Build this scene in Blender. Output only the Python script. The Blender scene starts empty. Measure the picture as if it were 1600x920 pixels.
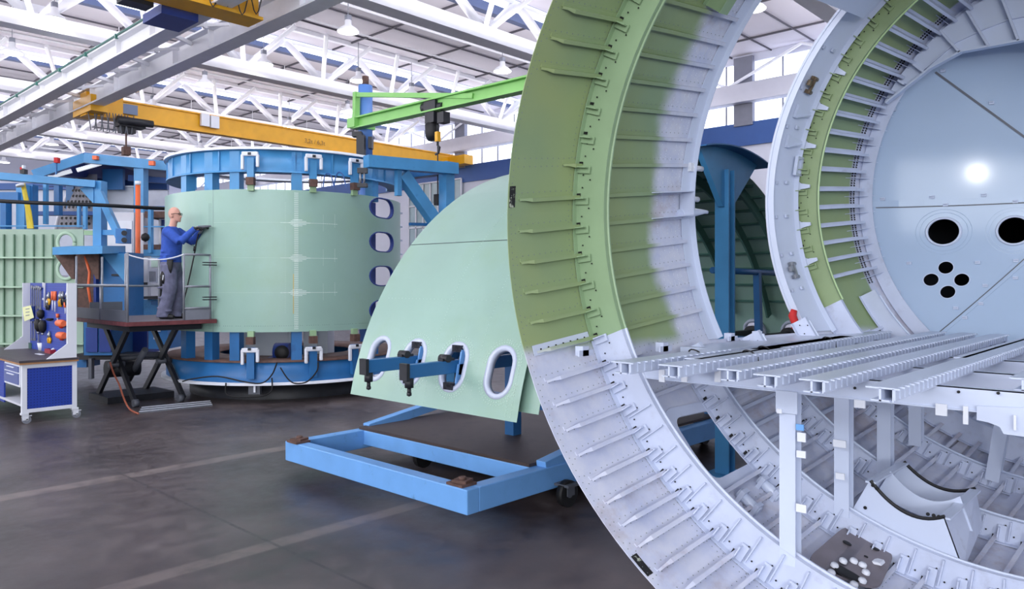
import bpy, bmesh, math, random
from mathutils import Vector, Matrix
from mathutils.geometry import delaunay_2d_cdt
random.seed(7)
PI = math.pi
R = math.radians
sin, cos = math.sin, math.cos
scene = bpy.context.scene
COL = scene.collection

# ------------------------------------------------------------------ camera, world, light
EYE = 1.95            # eye height; x runs along the fuselage, y across the hall
TH = R(43)
FPX = 1180.0
HOR = 440.0
cam_d = bpy.data.cameras.new('camera')
cam = bpy.data.objects.new('camera', cam_d)
COL.objects.link(cam)
cam.location = (0, 0, EYE)
cam.rotation_euler = (PI/2, 0, TH - PI/2)
cam_d.sensor_width = 36
cam_d.lens = FPX/1600*36
cam_d.shift_y = -(460-HOR)/1600
cam_d.clip_end = 300
scene.camera = cam
scene.view_settings.view_transform = 'Standard'
scene.view_settings.look = 'None'
scene.view_settings.exposure = 0.31
scene.view_settings.gamma = 1
scene.view_settings.use_curve_mapping = False

w = bpy.data.worlds.new('hall_daylight')
scene.world = w
w.use_nodes = True
bg = w.node_tree.nodes['Background']
bg.inputs[0].default_value = (0.86, 0.89, 1.0, 1)
bg.inputs[1].default_value = 0.6

def area_light(name, loc, rot, sx, sy, power, col=(1, 1, 1)):
    d = bpy.data.lights.new(name, 'AREA')
    d.shape = 'RECTANGLE'
    d.size, d.size_y, d.energy, d.color = sx, sy, power, col
    o = bpy.data.objects.new(name, d)
    COL.objects.link(o)
    o.location, o.rotation_euler = loc, rot
    return o
# roof light bands over the near part of the hall (the same bands as seen further in)
for i, y in enumerate((-8.6, 7.4)):
    area_light('roof_light_band', (8, y, EYE+8.8), (0, 0, 0), 34, 1.6, 2100, (0.93, 0.96, 1.0))
# fill lights added beside the lower truss chords, tilted up to brighten the roof
for y in (7.4, 15.6, 24.0, 32.4, 40.8, 49.2):
    for s_ in (-1, 1): area_light('truss_fill_light', (7, y+.4*s_, EYE+6.9), (PI-.75*s_, 0, 0), 38, .2, 330, (1.0, 0.96, 0.99))
# unseen fill light added on the near left, brightening runways and ceiling
area_light('left_fill_light', (-13.5, 26, 8.4), (PI/2, 0, -PI/2), 66, 3.6, 4200, (0.97, 0.97, 1.0))
# photographic flood lamp standing behind the camera; it gives the small highlight on the dome
fl_ = area_light('flood_lamp', (-4.0, -5.07, EYE+.47), (0, 0, 0), .3, .42, 110, (1.0, 0.98, 0.96))
fl_.rotation_euler = (Vector((7.0, 1.4, EYE+.6))-fl_.location).to_track_quat('-Z', 'Y').to_euler()
# unseen broad area light added behind the camera as frontal fill
area_light('rear_fill_light', (-9, -7, 4.2), (R(90), 0, R(-47)), 14, 6, 900, (0.93, 0.96, 1.0))

# ------------------------------------------------------------------ pixel-free helpers
def ray(px, py):
    a, b = (px-800)/FPX, (HOR-py)/FPX
    return Vector((cos(TH)+a*sin(TH), sin(TH)-a*cos(TH), b))
def P(px, py, d):                      # point seen there at depth d metres
    v = ray(px, py)*d
    return Vector((v.x, v.y, v.z+EYE))
def PX(px, py, X): return P(px, py, X/ray(px, py).x)
def PY(px, py, Y): return P(px, py, Y/ray(px, py).y)
def PZ(px, py, Z): return P(px, py, (Z-EYE)/ray(px, py).z)
RIGHT = Vector((sin(TH), -cos(TH), 0))
VIEW = Vector((cos(TH), sin(TH), 0))
UP = Vector((0, 0, 1))

def lin(c):
    return tuple(((v/255)/12.92 if v/255 <= .04045 else ((v/255+.055)/1.055)**2.4) for v in c)
MATS = {}
def mat(name, col, rough=.5, metal=0., var=.06, scale=3., bump=0., emit=0., spec=.5, coat=0., stain=None, stain_at=(.55, .7), stain_scale=2.):
    if name in MATS: return MATS[name]
    m = bpy.data.materials.new(name); m.use_nodes = True
    nt = m.node_tree; b = nt.nodes['Principled BSDF']
    c = lin(col)
    b.inputs['Roughness'].default_value = rough
    b.inputs['Metallic'].default_value = metal
    b.inputs['Specular IOR Level'].default_value = spec
    b.inputs['Coat Weight'].default_value = coat
    tc = nt.nodes.new('ShaderNodeTexCoord')
    n = nt.nodes.new('ShaderNodeTexNoise'); n.inputs['Scale'].default_value = scale; n.inputs['Detail'].default_value = 5
    nt.links.new(tc.outputs['Object'], n.inputs['Vector'])
    r = nt.nodes.new('ShaderNodeValToRGB')
    r.color_ramp.elements[0].position = .3; r.color_ramp.elements[1].position = .7
    r.color_ramp.elements[0].color = tuple(v*(1-var*1.6) for v in c)+(1,)
    r.color_ramp.elements[1].color = tuple(min(1, v*(1+var)) for v in c)+(1,)
    nt.links.new(n.outputs[0], r.inputs[0])
    out = r.outputs[0]
    if stain:
        n2 = nt.nodes.new('ShaderNodeTexNoise'); n2.inputs['Scale'].default_value = stain_scale; n2.inputs['Detail'].default_value = 8
        n2.inputs['Roughness'].default_value = .7
        nt.links.new(tc.outputs['Object'], n2.inputs['Vector'])
        mr = nt.nodes.new('ShaderNodeMapRange'); mr.inputs[1].default_value, mr.inputs[2].default_value = stain_at
        nt.links.new(n2.outputs[0], mr.inputs[0])
        mx = nt.nodes.new('ShaderNodeMix'); mx.data_type = 'RGBA'
        nt.links.new(mr.outputs[0], mx.inputs[0]); nt.links.new(out, mx.inputs[6])
        mx.inputs[7].default_value = lin(stain)+(1,)
        out = mx.outputs[2]
    nt.links.new(out, b.inputs['Base Color'])
    if bump:
        bp = nt.nodes.new('ShaderNodeBump'); bp.inputs['Strength'].default_value = bump; bp.inputs['Distance'].default_value = .02
        nt.links.new(n.outputs[0], bp.inputs['Height']); nt.links.new(bp.outputs[0], b.inputs['Normal'])
    if emit:
        nt.links.new(out, b.inputs['Emission Color']); b.inputs['Emission Strength'].default_value = emit
    MATS[name] = m
    return m

M_white = mat('white_paint', (222, 226, 236), .5, var=.02)
M_roofwhite = mat('roof_steel_white', (240, 241, 246), .6, var=.02)
M_ceiling = mat('ceiling_panels', (218, 214, 222), .8, var=.03, scale=.4)
M_lav = mat('white_primer', (196, 205, 228), .42, var=.05, scale=5, stain=(168, 172, 192), stain_at=(.56, .8), stain_scale=6)
M_lav2 = mat('white_primer_smooth', (198, 208, 230), .32, var=.03, scale=2)
M_greenl = mat('light_green_primer', (150, 182, 142), .45, var=.05, scale=5)
M_greenst = mat('olive_green_primer', (142, 162, 120), .5, var=.06, scale=5)
M_skin2 = mat('mint_green_primer', (150, 184, 172), .34, var=.04, scale=1.2, stain=(146, 180, 158), stain_at=(.5, .75), stain_scale=.9)
M_teal = mat('shaded_mint_primer', (88, 132, 122), .5, var=.08, scale=3)  # darker copy of the mint primer; the barrel's unlit inside is painted in
M_blue = mat('machine_blue', (72, 144, 198), .4, var=.07, scale=3, stain=(40, 98, 160), stain_at=(.6, .8), stain_scale=3)
M_blue2 = mat('deep_blue_paint', (40, 106, 166), .4, var=.08, scale=3, stain=(26, 70, 120), stain_at=(.6, .8), stain_scale=3)
M_lblue = mat('dolly_light_blue', (108, 164, 226), .45, var=.05, scale=4, stain=(76, 118, 160), stain_at=(.6, .78), stain_scale=7)
M_navy = mat('navy_blue', (36, 62, 140), .45, var=.05)
M_stripe = mat('wall_stripe_blue', (44, 84, 150), .5, var=.03)
M_dark = mat('dark_metal', (34, 36, 44), .5, var=.15, scale=9)
M_black = mat('black_rubber', (18, 18, 22), .6, var=.15)
M_wood = mat('dark_plywood', (66, 54, 52), .55, var=.2, scale=3, stain=(44, 36, 38), stain_at=(.5, .7), stain_scale=3)
M_yellow = mat('crane_yellow', (226, 166, 22), .45, var=.05)
M_green = mat('jib_green', (134, 196, 108), .45, var=.04)
M_rust = mat('rusty_steel', (96, 70, 62), .7, var=.25, scale=12)
M_orange = mat('orange_paint', (232, 108, 62), .5, var=.06)
M_red = mat('red_cloth', (196, 40, 40), .7, var=.1)
M_steel = mat('bare_steel', (150, 154, 162), .35, metal=.7, var=.1, scale=8)
M_grey = mat('grey_paint', (132, 136, 148), .5, var=.08)
M_midgrey = mat('mid_grey_paint', (92, 96, 106), .5, var=.1)
M_cabinet = mat('cabinet_white', (206, 208, 218), .5, var=.03)
M_lampglow = mat('lamp_glow', (255, 252, 240), .5, var=0, emit=9)
M_skyglass = mat('skylight_glass', (232, 240, 255), .5, var=0, emit=2.6)
M_skyglassw = mat('wall_glazing', (225, 232, 250), .5, var=.02, emit=1.9)
M_paper = mat('paper_note', (226, 228, 176), .7, var=.03)
M_hole = mat('black_hole_rim', (10, 10, 14), .6, var=.1)
M_fleshtone = mat('human_skin', (208, 156, 138), .5, var=.04)
M_sweater = mat('blue_sweater', (48, 84, 176), .85, var=.12, scale=14, bump=.3)
M_trousers = mat('grey_work_trousers', (104, 106, 132), .85, var=.2, scale=10, bump=.4)
M_yellowsoft = mat('yellow_strap_cloth', (206, 184, 60), .7, var=.1)

def floor_material():
    m = bpy.data.materials.new('worn_hall_floor'); m.use_nodes = True
    nt = m.node_tree; b = nt.nodes['Principled BSDF']
    geo = nt.nodes.new('ShaderNodeNewGeometry')
    sep = nt.nodes.new('ShaderNodeSeparateXYZ'); nt.links.new(geo.outputs['Position'], sep.inputs[0])
    n1 = nt.nodes.new('ShaderNodeTexNoise'); n1.inputs['Scale'].default_value = .55; n1.inputs['Detail'].default_value = 8; n1.inputs['Roughness'].default_value = .6
    n2 = nt.nodes.new('ShaderNodeTexNoise'); n2.inputs['Scale'].default_value = 5; n2.inputs['Detail'].default_value = 8; n2.inputs['Roughness'].default_value = .7
    for n in (n1, n2): nt.links.new(geo.outputs['Position'], n.inputs['Vector'])
    r = nt.nodes.new('ShaderNodeValToRGB')
    e = r.color_ramp.elements
    e[0].position = .36; e[0].color = lin((53, 46, 48))+(1,)
    e[1].position = .66; e[1].color = lin((97, 89, 90))+(1,)
    nt.links.new(n1.outputs[0], r.inputs[0])
    r2 = nt.nodes.new('ShaderNodeValToRGB')
    r2.color_ramp.elements[0].position = .35; r2.color_ramp.elements[0].color = (.62, .58, .58, 1)
    r2.color_ramp.elements[1].position = .65; r2.color_ramp.elements[1].color = (1.15, 1.15, 1.15, 1)
    nt.links.new(n2.outputs[0], r2.inputs[0])
    mul = nt.nodes.new('ShaderNodeMix'); mul.data_type = 'RGBA'; mul.blend_type = 'MULTIPLY'; mul.inputs[0].default_value = 1
    nt.links.new(r.outputs[0], mul.inputs[6]); nt.links.new(r2.outputs[0], mul.inputs[7])
    col = mul.outputs[2]
    def band(axis, c, wd, colr, k):
        nonlocal col
        s = nt.nodes.new('ShaderNodeMath'); s.operation = 'SUBTRACT'; s.inputs[1].default_value = c
        nt.links.new(sep.outputs[axis], s.inputs[0])
        a = nt.nodes.new('ShaderNodeMath'); a.operation = 'ABSOLUTE'; nt.links.new(s.outputs[0], a.inputs[0])
        l = nt.nodes.new('ShaderNodeMapRange'); l.inputs[1].default_value = wd*.8; l.inputs[2].default_value = wd*1.1
        l.inputs[3].default_value = k; l.inputs[4].default_value = 0
        nt.links.new(a.outputs[0], l.inputs[0])
        wv = nt.nodes.new('ShaderNodeMath'); wv.operation = 'MULTIPLY'
        mr = nt.nodes.new('ShaderNodeMapRange'); mr.inputs[1].default_value = .38; mr.inputs[2].default_value = .55; mr.inputs[3].default_value = .35
        nt.links.new(n2.outputs[0], mr.inputs[0]); nt.links.new(mr.outputs[0], wv.inputs[1]); nt.links.new(l.outputs[0], wv.inputs[0])
        mx = nt.nodes.new('ShaderNodeMix'); mx.data_type = 'RGBA'
        nt.links.new(wv.outputs[0], mx.inputs[0]); nt.links.new(col, mx.inputs[6]); mx.inputs[7].default_value = lin(colr)+(1,)
        col = mx.outputs[2]
    band(1, 8.0, .11, (140, 128, 124), .5)
    band(1, 5.12, .09, (140, 128, 124), .4)
    band(0, 2.9, .015, (50, 46, 50), .7)
    nt.links.new(col, b.inputs['Base Color'])
    rr = nt.nodes.new('ShaderNodeMapRange'); rr.inputs[1].default_value = .3; rr.inputs[2].default_value = .7; rr.inputs[3].default_value = .28; rr.inputs[4].default_value = .5
    nt.links.new(n2.outputs[0], rr.inputs[0]); nt.links.new(rr.outputs[0], b.inputs['Roughness'])
    bp = nt.nodes.new('ShaderNodeBump'); bp.inputs['Strength'].default_value = .06; nt.links.new(n2.outputs[0], bp.inputs['Height']); nt.links.new(bp.outputs[0], b.inputs['Normal'])
    return m

# ------------------------------------------------------------------ mesh builder
def basis(d, up=UP):
    d = d.normalized()
    if abs(d.dot(up)) > .97: up = Vector((1, 0, 0)) if abs(d.x) < .9 else Vector((0, 1, 0))
    s = d.cross(up).normalized()
    return d, s, s.cross(d).normalized()
class MB:
    def __init__(self, M=None):
        self.v, self.f, self.sm, self.M = [], [], [], M
    def add(self, vs, fs, smooth=False):
        o = len(self.v)
        self.v += [Vector(p) for p in vs]
        self.f += [tuple(i+o for i in f) for f in fs]
        self.sm += [smooth]*len(fs)
        return self
    def box(self, x0, x1, y0, y1, z0, z1):
        vs = [(x, y, z) for x in (x0, x1) for y in (y0, y1) for z in (z0, z1)]
        return self.add(vs, [(0, 1, 3, 2), (4, 6, 7, 5), (0, 4, 5, 1), (2, 3, 7, 6), (0, 2, 6, 4), (1, 5, 7, 3)])
    def obox(self, c, dx, dy, dz):       # half-axis vectors
        c = Vector(c); dx, dy, dz = Vector(dx), Vector(dy), Vector(dz)
        vs = [c+a*dx+b*dy+e*dz for a in (-1, 1) for b in (-1, 1) for e in (-1, 1)]
        return self.add(vs, [(0, 1, 3, 2), (4, 6, 7, 5), (0, 4, 5, 1), (2, 3, 7, 6), (0, 2, 6, 4), (1, 5, 7, 3)])
    def beam(self, a, b, wd, ht, up=UP):
        a, b = Vector(a), Vector(b)
        d, s, u = basis(b-a, Vector(up))
        return self.obox((a+b)/2, (b-a)/2, s*wd/2, u*ht/2)
    def ibeam(self, a, b, wd, ht, t=.02, up=UP):
        a, b = Vector(a), Vector(b)
        d, s, u = basis(b-a, Vector(up))
        c, h = (a+b)/2, (b-a)/2
        self.obox(c, h, s*t/2, u*(ht/2-t))
        self.obox(c+u*(ht/2-t/2), h, s*wd/2, u*t/2)
        return self.obox(c-u*(ht/2-t/2), h, s*wd/2, u*t/2)
    def tube(self, pts, r, n=8, cap=True):
        pts = [Vector(p) for p in pts]
        rs = r if isinstance(r, (list, tuple)) else [r]*len(pts)
        vs, fs = [], []
        ps = None
        for i, p in enumerate(pts):
            d = (pts[min(i+1, len(pts)-1)]-pts[max(i-1, 0)])
            d, s, u = basis(d)
            if ps is not None:
                s = (ps-d*ps.dot(d))
                s = s.normalized() if s.length > 1e-6 else ps
                u = s.cross(d)
            ps = s
            for k in range(n):
                a = 2*PI*k/n
                vs.append(p+(s*cos(a)+u*sin(a))*rs[i])
        for i in range(len(pts)-1):
            for k in range(n):
                a, b = i*n+k, i*n+(k+1) % n
                fs.append((a, b, b+n, a+n))
        self.add(vs, fs, n > 6)
        if cap:
            o = len(self.v)-len(vs)
            self.f += [tuple(o+k for k in reversed(range(n))), tuple(o+(len(pts)-1)*n+k for k in range(n))]; self.sm += [False, False]
        return self
    def cyl(self, a, b, r, n=20, r2=None): return self.tube([a, b], [r, r if r2 is None else r2], n)
    def lathe(self, c, axis, prof, n=24, a0=0, a1=2*PI):   # prof: (radius, height along axis)
        c = Vector(c); d, s, u = basis(Vector(axis))
        full = abs(a1-a0-2*PI) < 1e-6
        m = n if full else n+1
        vs = [c+d*h+(s*cos(a0+(a1-a0)*k/n)+u*sin(a0+(a1-a0)*k/n))*r for r, h in prof for k in range(m)]
        fs = []
        for i in range(len(prof)-1):
            for k in range(n):
                a, b = i*m+k, i*m+(k+1) % m
                fs.append((a, b, b+m, a+m))
        return self.add(vs, fs, True)
    def prism(self, poly, ext):          # 3D polygon, extrusion vector
        n = len(poly); ext = Vector(ext)
        vs = [Vector(p) for p in poly]+[Vector(p)+ext for p in poly]
        return self.add(vs, [tuple(range(n))[::-1], tuple(range(n, 2*n))]+[(i, (i+1) % n, n+(i+1) % n, n+i) for i in range(n)])
    def grid(self, fn, us, vs_, thick=None, smooth=True):  # fn(u,v)->point ; optional second sheet fn(u,v,1)
        nu, nv = len(us), len(vs_)
        P0 = [fn(u, v, 0) for u in us for v in vs_]
        F = [(i*nv+j, (i+1)*nv+j, (i+1)*nv+j+1, i*nv+j+1) for i in range(nu-1) for j in range(nv-1)]
        self.add(P0, F, smooth)
        if thick:
            P1 = [fn(u, v, 1) for u in us for v in vs_]
            self.add(P1, [f[::-1] for f in F], smooth)
            rim = [(i*nv) for i in range(nu)]+[(nu-1)*nv+j for j in range(1, nv)]+[i*nv+nv-1 for i in range(nu-2, -1, -1)]+[j for j in range(nv-2, 0, -1)]
            n = len(rim)
            self.add([P0[i] for i in rim]+[P1[i] for i in rim], [(i, n+i, n+(i+1) % n, (i+1) % n) for i in range(n)])
        return self
    def patch(self, outer, holes, fn, du, dv):   # outline with holes in (u,v), two sheets fn(u,v,0/1)
        us = [p[0] for p in outer]; vs_ = [p[1] for p in outer]
        def inside(p, poly):
            c = False; x, y = p
            for i in range(len(poly)):
                x1, y1 = poly[i]; x2, y2 = poly[i-1]
                if (y1 > y) != (y2 > y) and x < (x2-x1)*(y-y1)/(y2-y1)+x1: c = not c
            return c
        def sub(lp):
            o_ = []
            for i in range(len(lp)):
                (a, b), (c, d) = lp[i], lp[(i+1) % len(lp)]
                n_ = max(1, math.ceil(abs(c-a)/du-1e-6), math.ceil(abs(d-b)/dv-1e-6))
                o_ += [(a+(c-a)*k/n_, b+(d-b)*k/n_) for k in range(n_)]
            return o_
        loops = [sub(outer)]+[sub(h) for h in holes]
        pts, edges = [], []
        for lp in loops:
            o = len(pts); pts += [Vector(p) for p in lp]
            edges += [(o+i, o+(i+1) % len(lp)) for i in range(len(lp))]
        nu = int((max(us)-min(us))/du)+1; nv = int((max(vs_)-min(vs_))/dv)+1
        lp_all = [Vector(p) for lp in loops for p in lp]
        for i in range(1, nu):
            for j in range(1, nv):
                q = (min(us)+(max(us)-min(us))*i/nu, min(vs_)+(max(vs_)-min(vs_))*j/nv)
                if not inside(q, outer) or any(inside(q, h) for h in holes): continue
                qv = Vector(q)
                if min(((qv.x-l.x)/du)**2+((qv.y-l.y)/dv)**2 for l in lp_all) < .06: continue
                pts.append(qv)
        res = delaunay_2d_cdt(pts, edges, [], 0, 1e-6)
        vv, ff = res[0], res[2]
        keep = []
        for f in ff:
            c = sum((vv[i] for i in f), Vector((0, 0)))/len(f)
            if inside(c, outer) and not any(inside(c, h) for h in holes): keep.append(tuple(f))
        A = [fn(p.x, p.y, 0) for p in vv]; B = [fn(p.x, p.y, 1) for p in vv]
        self.add(A, keep, True); self.add(B, [f[::-1] for f in keep], True)
        for lp in loops:
            n = len(lp)
            self.add([fn(p[0], p[1], 0) for p in lp]+[fn(p[0], p[1], 1) for p in lp], [(i, n+i, n+(i+1) % n, (i+1) % n) for i in range(n)])
        return self
    def build(self, name, material, parent=None, bevel=0, kind=None, label=None):
        me = bpy.data.meshes.new(name)
        base = WORLD.get(parent.name, Vector()) if parent else Vector()
        if self.M is not None: self.v = [self.M @ p for p in self.v]
        me.from_pydata([tuple(p-base) for p in self.v], [], self.f)
        me.polygons.foreach_set('use_smooth', self.sm)
        me.update()
        bm = bmesh.new(); bm.from_mesh(me)
        bmesh.ops.recalc_face_normals(bm, faces=bm.faces) if len(bm.faces) < 60000 else None
        bm.to_mesh(me); bm.free()
        o = bpy.data.objects.new(name, me); COL.objects.link(o)
        for mm in (material if isinstance(material, (list, tuple)) else [material]): me.materials.append(mm)
        if parent: o.parent = parent
        WORLD[o.name] = base
        if bevel:
            b = o.modifiers.new('bevel', 'BEVEL'); b.width = bevel; b.segments = 2; b.limit_method = 'ANGLE'
        if kind: o['kind'] = kind
        if label: o['label'] = label
        return o
def curve(p, n=6):                     # smooth path through points
    out = []
    for i in range(len(p)-1):
        a, b, c, d = p[max(i-1, 0)], p[i], p[i+1], p[min(i+2, len(p)-1)]
        for k in range(n):
            t = k/n; out.append(.5*((2*b)+(c-a)*t+(2*a-5*b+4*c-d)*t*t+(3*b-a-3*c+d)*t**3))
    return out+[p[-1]]
WORLD = {}
def thing(name, loc, label, cat, group=None):
    o = bpy.data.objects.new(name, None); COL.objects.link(o)
    o.empty_display_size = .1
    o.location = loc; WORLD[o.name] = Vector(loc)
    o['label'] = label; o['category'] = cat
    if group: o['group'] = group
    return o
def tag(o, label, cat, group=None, kind=None):
    o['label'] = label; o['category'] = cat
    if group: o['group'] = group
    if kind: o['kind'] = kind
    return o
def struct(name, mb, m):
    o = mb.build(name, m); o['kind'] = 'structure'; return o
def copy_thing(o, loc, label=None, rotz=None, scale=None):
    c = o.copy(); COL.objects.link(c); c.location = loc
    if label: c['label'] = label
    if rotz is not None: c.rotation_euler = (0, 0, rotz)
    if scale: c.scale = scale
    for ch in list(o.children):
        d = ch.copy(); COL.objects.link(d); d.parent = c
        for g in list(ch.children):
            e = g.copy(); COL.objects.link(e); e.parent = d
    return c
def top_mesh(name, mb, m, label, cat, group=None, bevel=0):     # a one-mesh thing whose origin sits at its base
    lo = Vector((sum(p.x for p in mb.v)/len(mb.v), sum(p.y for p in mb.v)/len(mb.v), min(p.z for p in mb.v)))
    mb.v = [p-lo for p in mb.v]
    o = mb.build(name, m, bevel=bevel); o.location = lo
    return tag(o, label, cat, group)
def rounded(u0, u1, v0, v1, ru, rv, n=6):
    out = []
    for cx, cy, a in ((u1-ru, v1-rv, 0), (u0+ru, v1-rv, 90), (u0+ru, v0+rv, 180), (u1-ru, v0+rv, 270)):
        for k in range(n+1):
            t = R(a+90*k/n); out.append((cx+ru*cos(t), cy+rv*sin(t)))
    return out
def text_mesh(body, size, M4, m, parent=None, name='lettering', extrude=.002):
    cu = bpy.data.curves.new(name, 'FONT'); cu.body = body; cu.size = size; cu.extrude = extrude; cu.align_x = 'CENTER'; cu.align_y = 'CENTER'
    to = bpy.data.objects.new(name, cu); COL.objects.link(to)
    dg = bpy.context.evaluated_depsgraph_get()
    me = bpy.data.meshes.new_from_object(to.evaluated_get(dg))
    bpy.data.objects.remove(to)
    me.transform(M4)
    base = WORLD.get(parent.name, Vector()) if parent else Vector()
    me.transform(Matrix.Translation(-base))
    me.materials.clear(); me.materials.append(m)
    o = bpy.data.objects.new(name, me); COL.objects.link(o)
    if parent: o.parent = parent
    return o

# ================================================================== THE HALL
CEIL = EYE+8.6
fl = struct('floor', MB().box(-14, 27.3, -25, 60.3, -.2, 0), floor_material())
cb = MB()
TRY = [15.6, 24.0, 32.4, 40.8, 49.2]
ys = [-25, 7.4]+TRY+[60.3]
for a, b in zip(ys[:-1], ys[1:]):
    cb.box(-14, 27.3, a+1.1 if a > -25 else a, b, CEIL, CEIL+.15)
    # raised light shed over each truss line
    if b < 60: cb.box(-14, 27.3, b-.05, b+1.15, CEIL+.5, CEIL+.6)
struct('ceiling', cb, M_ceiling)
sg = MB()
for y in [7.4]+TRY:
    sg.box(-14, 27.2, y+.02, y+.06, CEIL+.1, CEIL+.5)
    sg.box(-14, 27.2, y+.3, y+.36, CEIL-.22, CEIL-.08)      # bright glazing band hanging under the shed
struct('window_1', sg, M_skyglass)
tr = MB()
for y in TRY:
    tr.box(-14, 27.2, y+.95, y+1.2, CEIL-.2, CEIL+.5)
struct('trim_1', tr, mat('dark_gutter', (66, 78, 112), .5))
# panel joints, conduits and pipes under the ceiling
tl = MB()
for i, (a, b) in enumerate(zip([7.4]+TRY, TRY+[60])):
    for q in (.28, .5, .72):
        y = a+1.1+(b-a-1.1)*q
        tl.box(-14, 27, y-.02, y+.02, CEIL-.05, CEIL+.01)
    for k in range(14):
        x = -12+3.1*k
        tl.box(x-.025, x+.025, a+1.2, b-.1, CEIL-.06, CEIL+.01)
struct('trim_2', tl, mat('dark_conduit', (84, 82, 92), .6))
tp = MB()
for a in TRY:
    tp.tube([(-10, a+3.1, CEIL-.45), (27, a+3.1, CEIL-.45)], .045, 6)
    tp.tube([(-10, a+5.4, CEIL-.3), (27, a+5.4, CEIL-.3)], .03, 6)
    for k in range(12):
        x = -9+3.1*k
        tp.tube([(x, a+3.1, CEIL-.45), (x, a+3.1, CEIL)], .015, 4)
struct('trim_3', tp, M_roofwhite)
# far wall
XW = 27.0
wb = MB()
def wall_piece(mb, z0, z1, t=.25, y0=-25, y1=60.3, x=XW): mb.box(x, x+t, y0, y1, EYE+z0, EYE+z1)
wall_piece(wb, -1.95, 6.0); wall_piece(wb, 8.3, 8.75)
struct('wall_back', wb, mat('wall_pale', (206, 208, 222), .7, var=.02, scale=.3))
s = MB(); wall_piece(s, 5.15, 6.02, .08, x=XW-.09); struct('trim_4', s, M_stripe)
s = MB(); wall_piece(s, 6.72, 7.4, .5, x=XW-.55); struct('trim_5', s, mat('fascia_grey', (196, 196, 208), .6, var=.02))
s = MB(); wall_piece(s, 6.0, 8.35, .04, x=XW+.08); struct('window_2', s, M_skyglassw)
s = MB()
for k in range(70):
    y = -22+1.12*k
    s.box(XW+.02, XW+.07, y, y+.05, EYE+6.0, EYE+8.35)
    if k % 7 == 3: s.box(XW-.15, XW+.02, y, y+.75, EYE+5.9, EYE+8.5)
struct('trim_6', s, mat('mullion_grey', (120, 122, 136), .6))
# triangular bracing in front of the upper glazing
s = MB()
for k in range(14):
    y = -20+5.6*k
    s.tube([(XW-.3, y, EYE+7.4), (XW-.3, y+2.8, EYE+8.5), (XW-.3, y+5.6, EYE+7.4)], .06, 6)
struct('trim_7', s, M_roofwhite)
struct('wall_left', MB().box(-14, 27, 60, 60.3, 0, CEIL+.1), mat('wall_pale', (206, 208, 222)))
s = MB(); s.box(2, 27, 59.9, 59.98, EYE+4.2, EYE+6.6); struct('window_3', s, M_skyglassw)
s = MB(); s.box(-14, 27, 59.85, 59.97, EYE+3.1, EYE+3.9); struct('trim_8', s, M_stripe)
# window with bars on the far wall
c = PX(640, 290, XW-.1); d = PX(722, 350, XW-.1)
wf = thing('wall_window', ((c+d)/2), 'barred window low on the pale far wall beyond the blue stand', 'window')
s = MB(); s.box(XW-.12, XW-.06, d.y, c.y, d.z-1.2, c.z)
s.build('pane', mat('dim_glass', (150, 170, 178), .2, var=.1, scale=1), wf)
s = MB()
for k in range(8):
    y = d.y+(c.y-d.y)*k/7; s.box(XW-.18, XW-.13, y-.04, y+.04, d.z-1.2, c.z)
for k in range(4):
    z = d.z-1.2+(c.z-d.z+1.2)*k/3; s.box(XW-.18, XW-.13, d.y, c.y, z-.04, z+.04)
s.build('frame', M_cabinet, wf)

# ------------------------------------------------------------------ roof trusses
CH = EYE+7.0
def truss(y, label):
    t = thing('roof_truss', (6, y, CH), label, 'roof truss', 'white roof trusses')
    m = MB(); m.box(-14, 27, y-.17, y+.17, CH, CH+.42); m.box(-14, 27, y-.26, y+.26, CH-.04, CH+.03)
    m.build('lower_chord', M_roofwhite, t)
    m = MB(); m.box(-14, 27, y+.1, y+.3, CEIL-.12, CEIL+.02); m.box(-14, 27, y-1.3, y-1.12, CEIL-.14, CEIL); m.build('upper_chord', M_roofwhite, t)
    m = MB()
    for k in range(13):
        x = -12.3+3.1*k
        for sx in (-1, 1):
            m.tube([(x+.12*sx, y, CH+.35), (x+1.45*sx, y+.2, CEIL-.08)], .14, 8)
            m.tube([(x+.08*sx, y-.05, CH+.35), (x+.95*sx, y-1.6, CEIL-.1)], .08, 6)
        m.box(x-.45, x+.45, y-.03, y+.03, CH+.3, CH+.7)
    m.build('web_members', M_roofwhite, t)
    return t
for y, l in zip([7.4]+TRY, ('white roof truss nearest the photographer, overhead', 'white roof truss running above the green jib crane', 'white roof truss just in front of the long yellow crane', 'white roof truss behind the long yellow crane', 'white roof truss second behind the long yellow crane', 'farthest white roof truss before the end wall')):
    truss(y, l)
# ------------------------------------------------------------------ crane runways
def runway(x, z0, wd, ht, nm, label):
    t = thing('crane_runway', (x, 20, z0), label, 'crane runway', 'white crane runway girders')
    m = MB(); m.ibeam((x, -10, z0+ht/2), (x, 60, z0+ht/2), wd, ht, .05)
    for k in range(24):
        y = 6+2.2*k
        m.box(x-wd*.35, x+wd*.35, y-.02, y+.02, z0+.05, z0+ht-.05)
    m.build('girder', M_roofwhite, t)
    return t
ra = runway(9.15, EYE+6.0, .46, .62, 'a', 'white runway girder carrying the left end of the long yellow crane')
rb = runway(7.65, EYE+5.95, .42, .5, 'b', 'white runway girder with a thin green cable along its top')
m = MB(); m.tube([(7.42, 4, EYE+6.47), (7.42, 60, EYE+6.47)], .028, 6)
for k in range(24): m.box(7.38, 7.46, 5+2.3*k, 5.06+2.3*k, EYE+6.38, EYE+6.5)
m.build('power_cable', mat('cable_green', (60, 120, 110), .5), rb)
tb = thing('runway_bracing', (8.4, 20, EYE+6.5), 'white cross bracing between the two crane runway girders', 'bracing')
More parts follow.
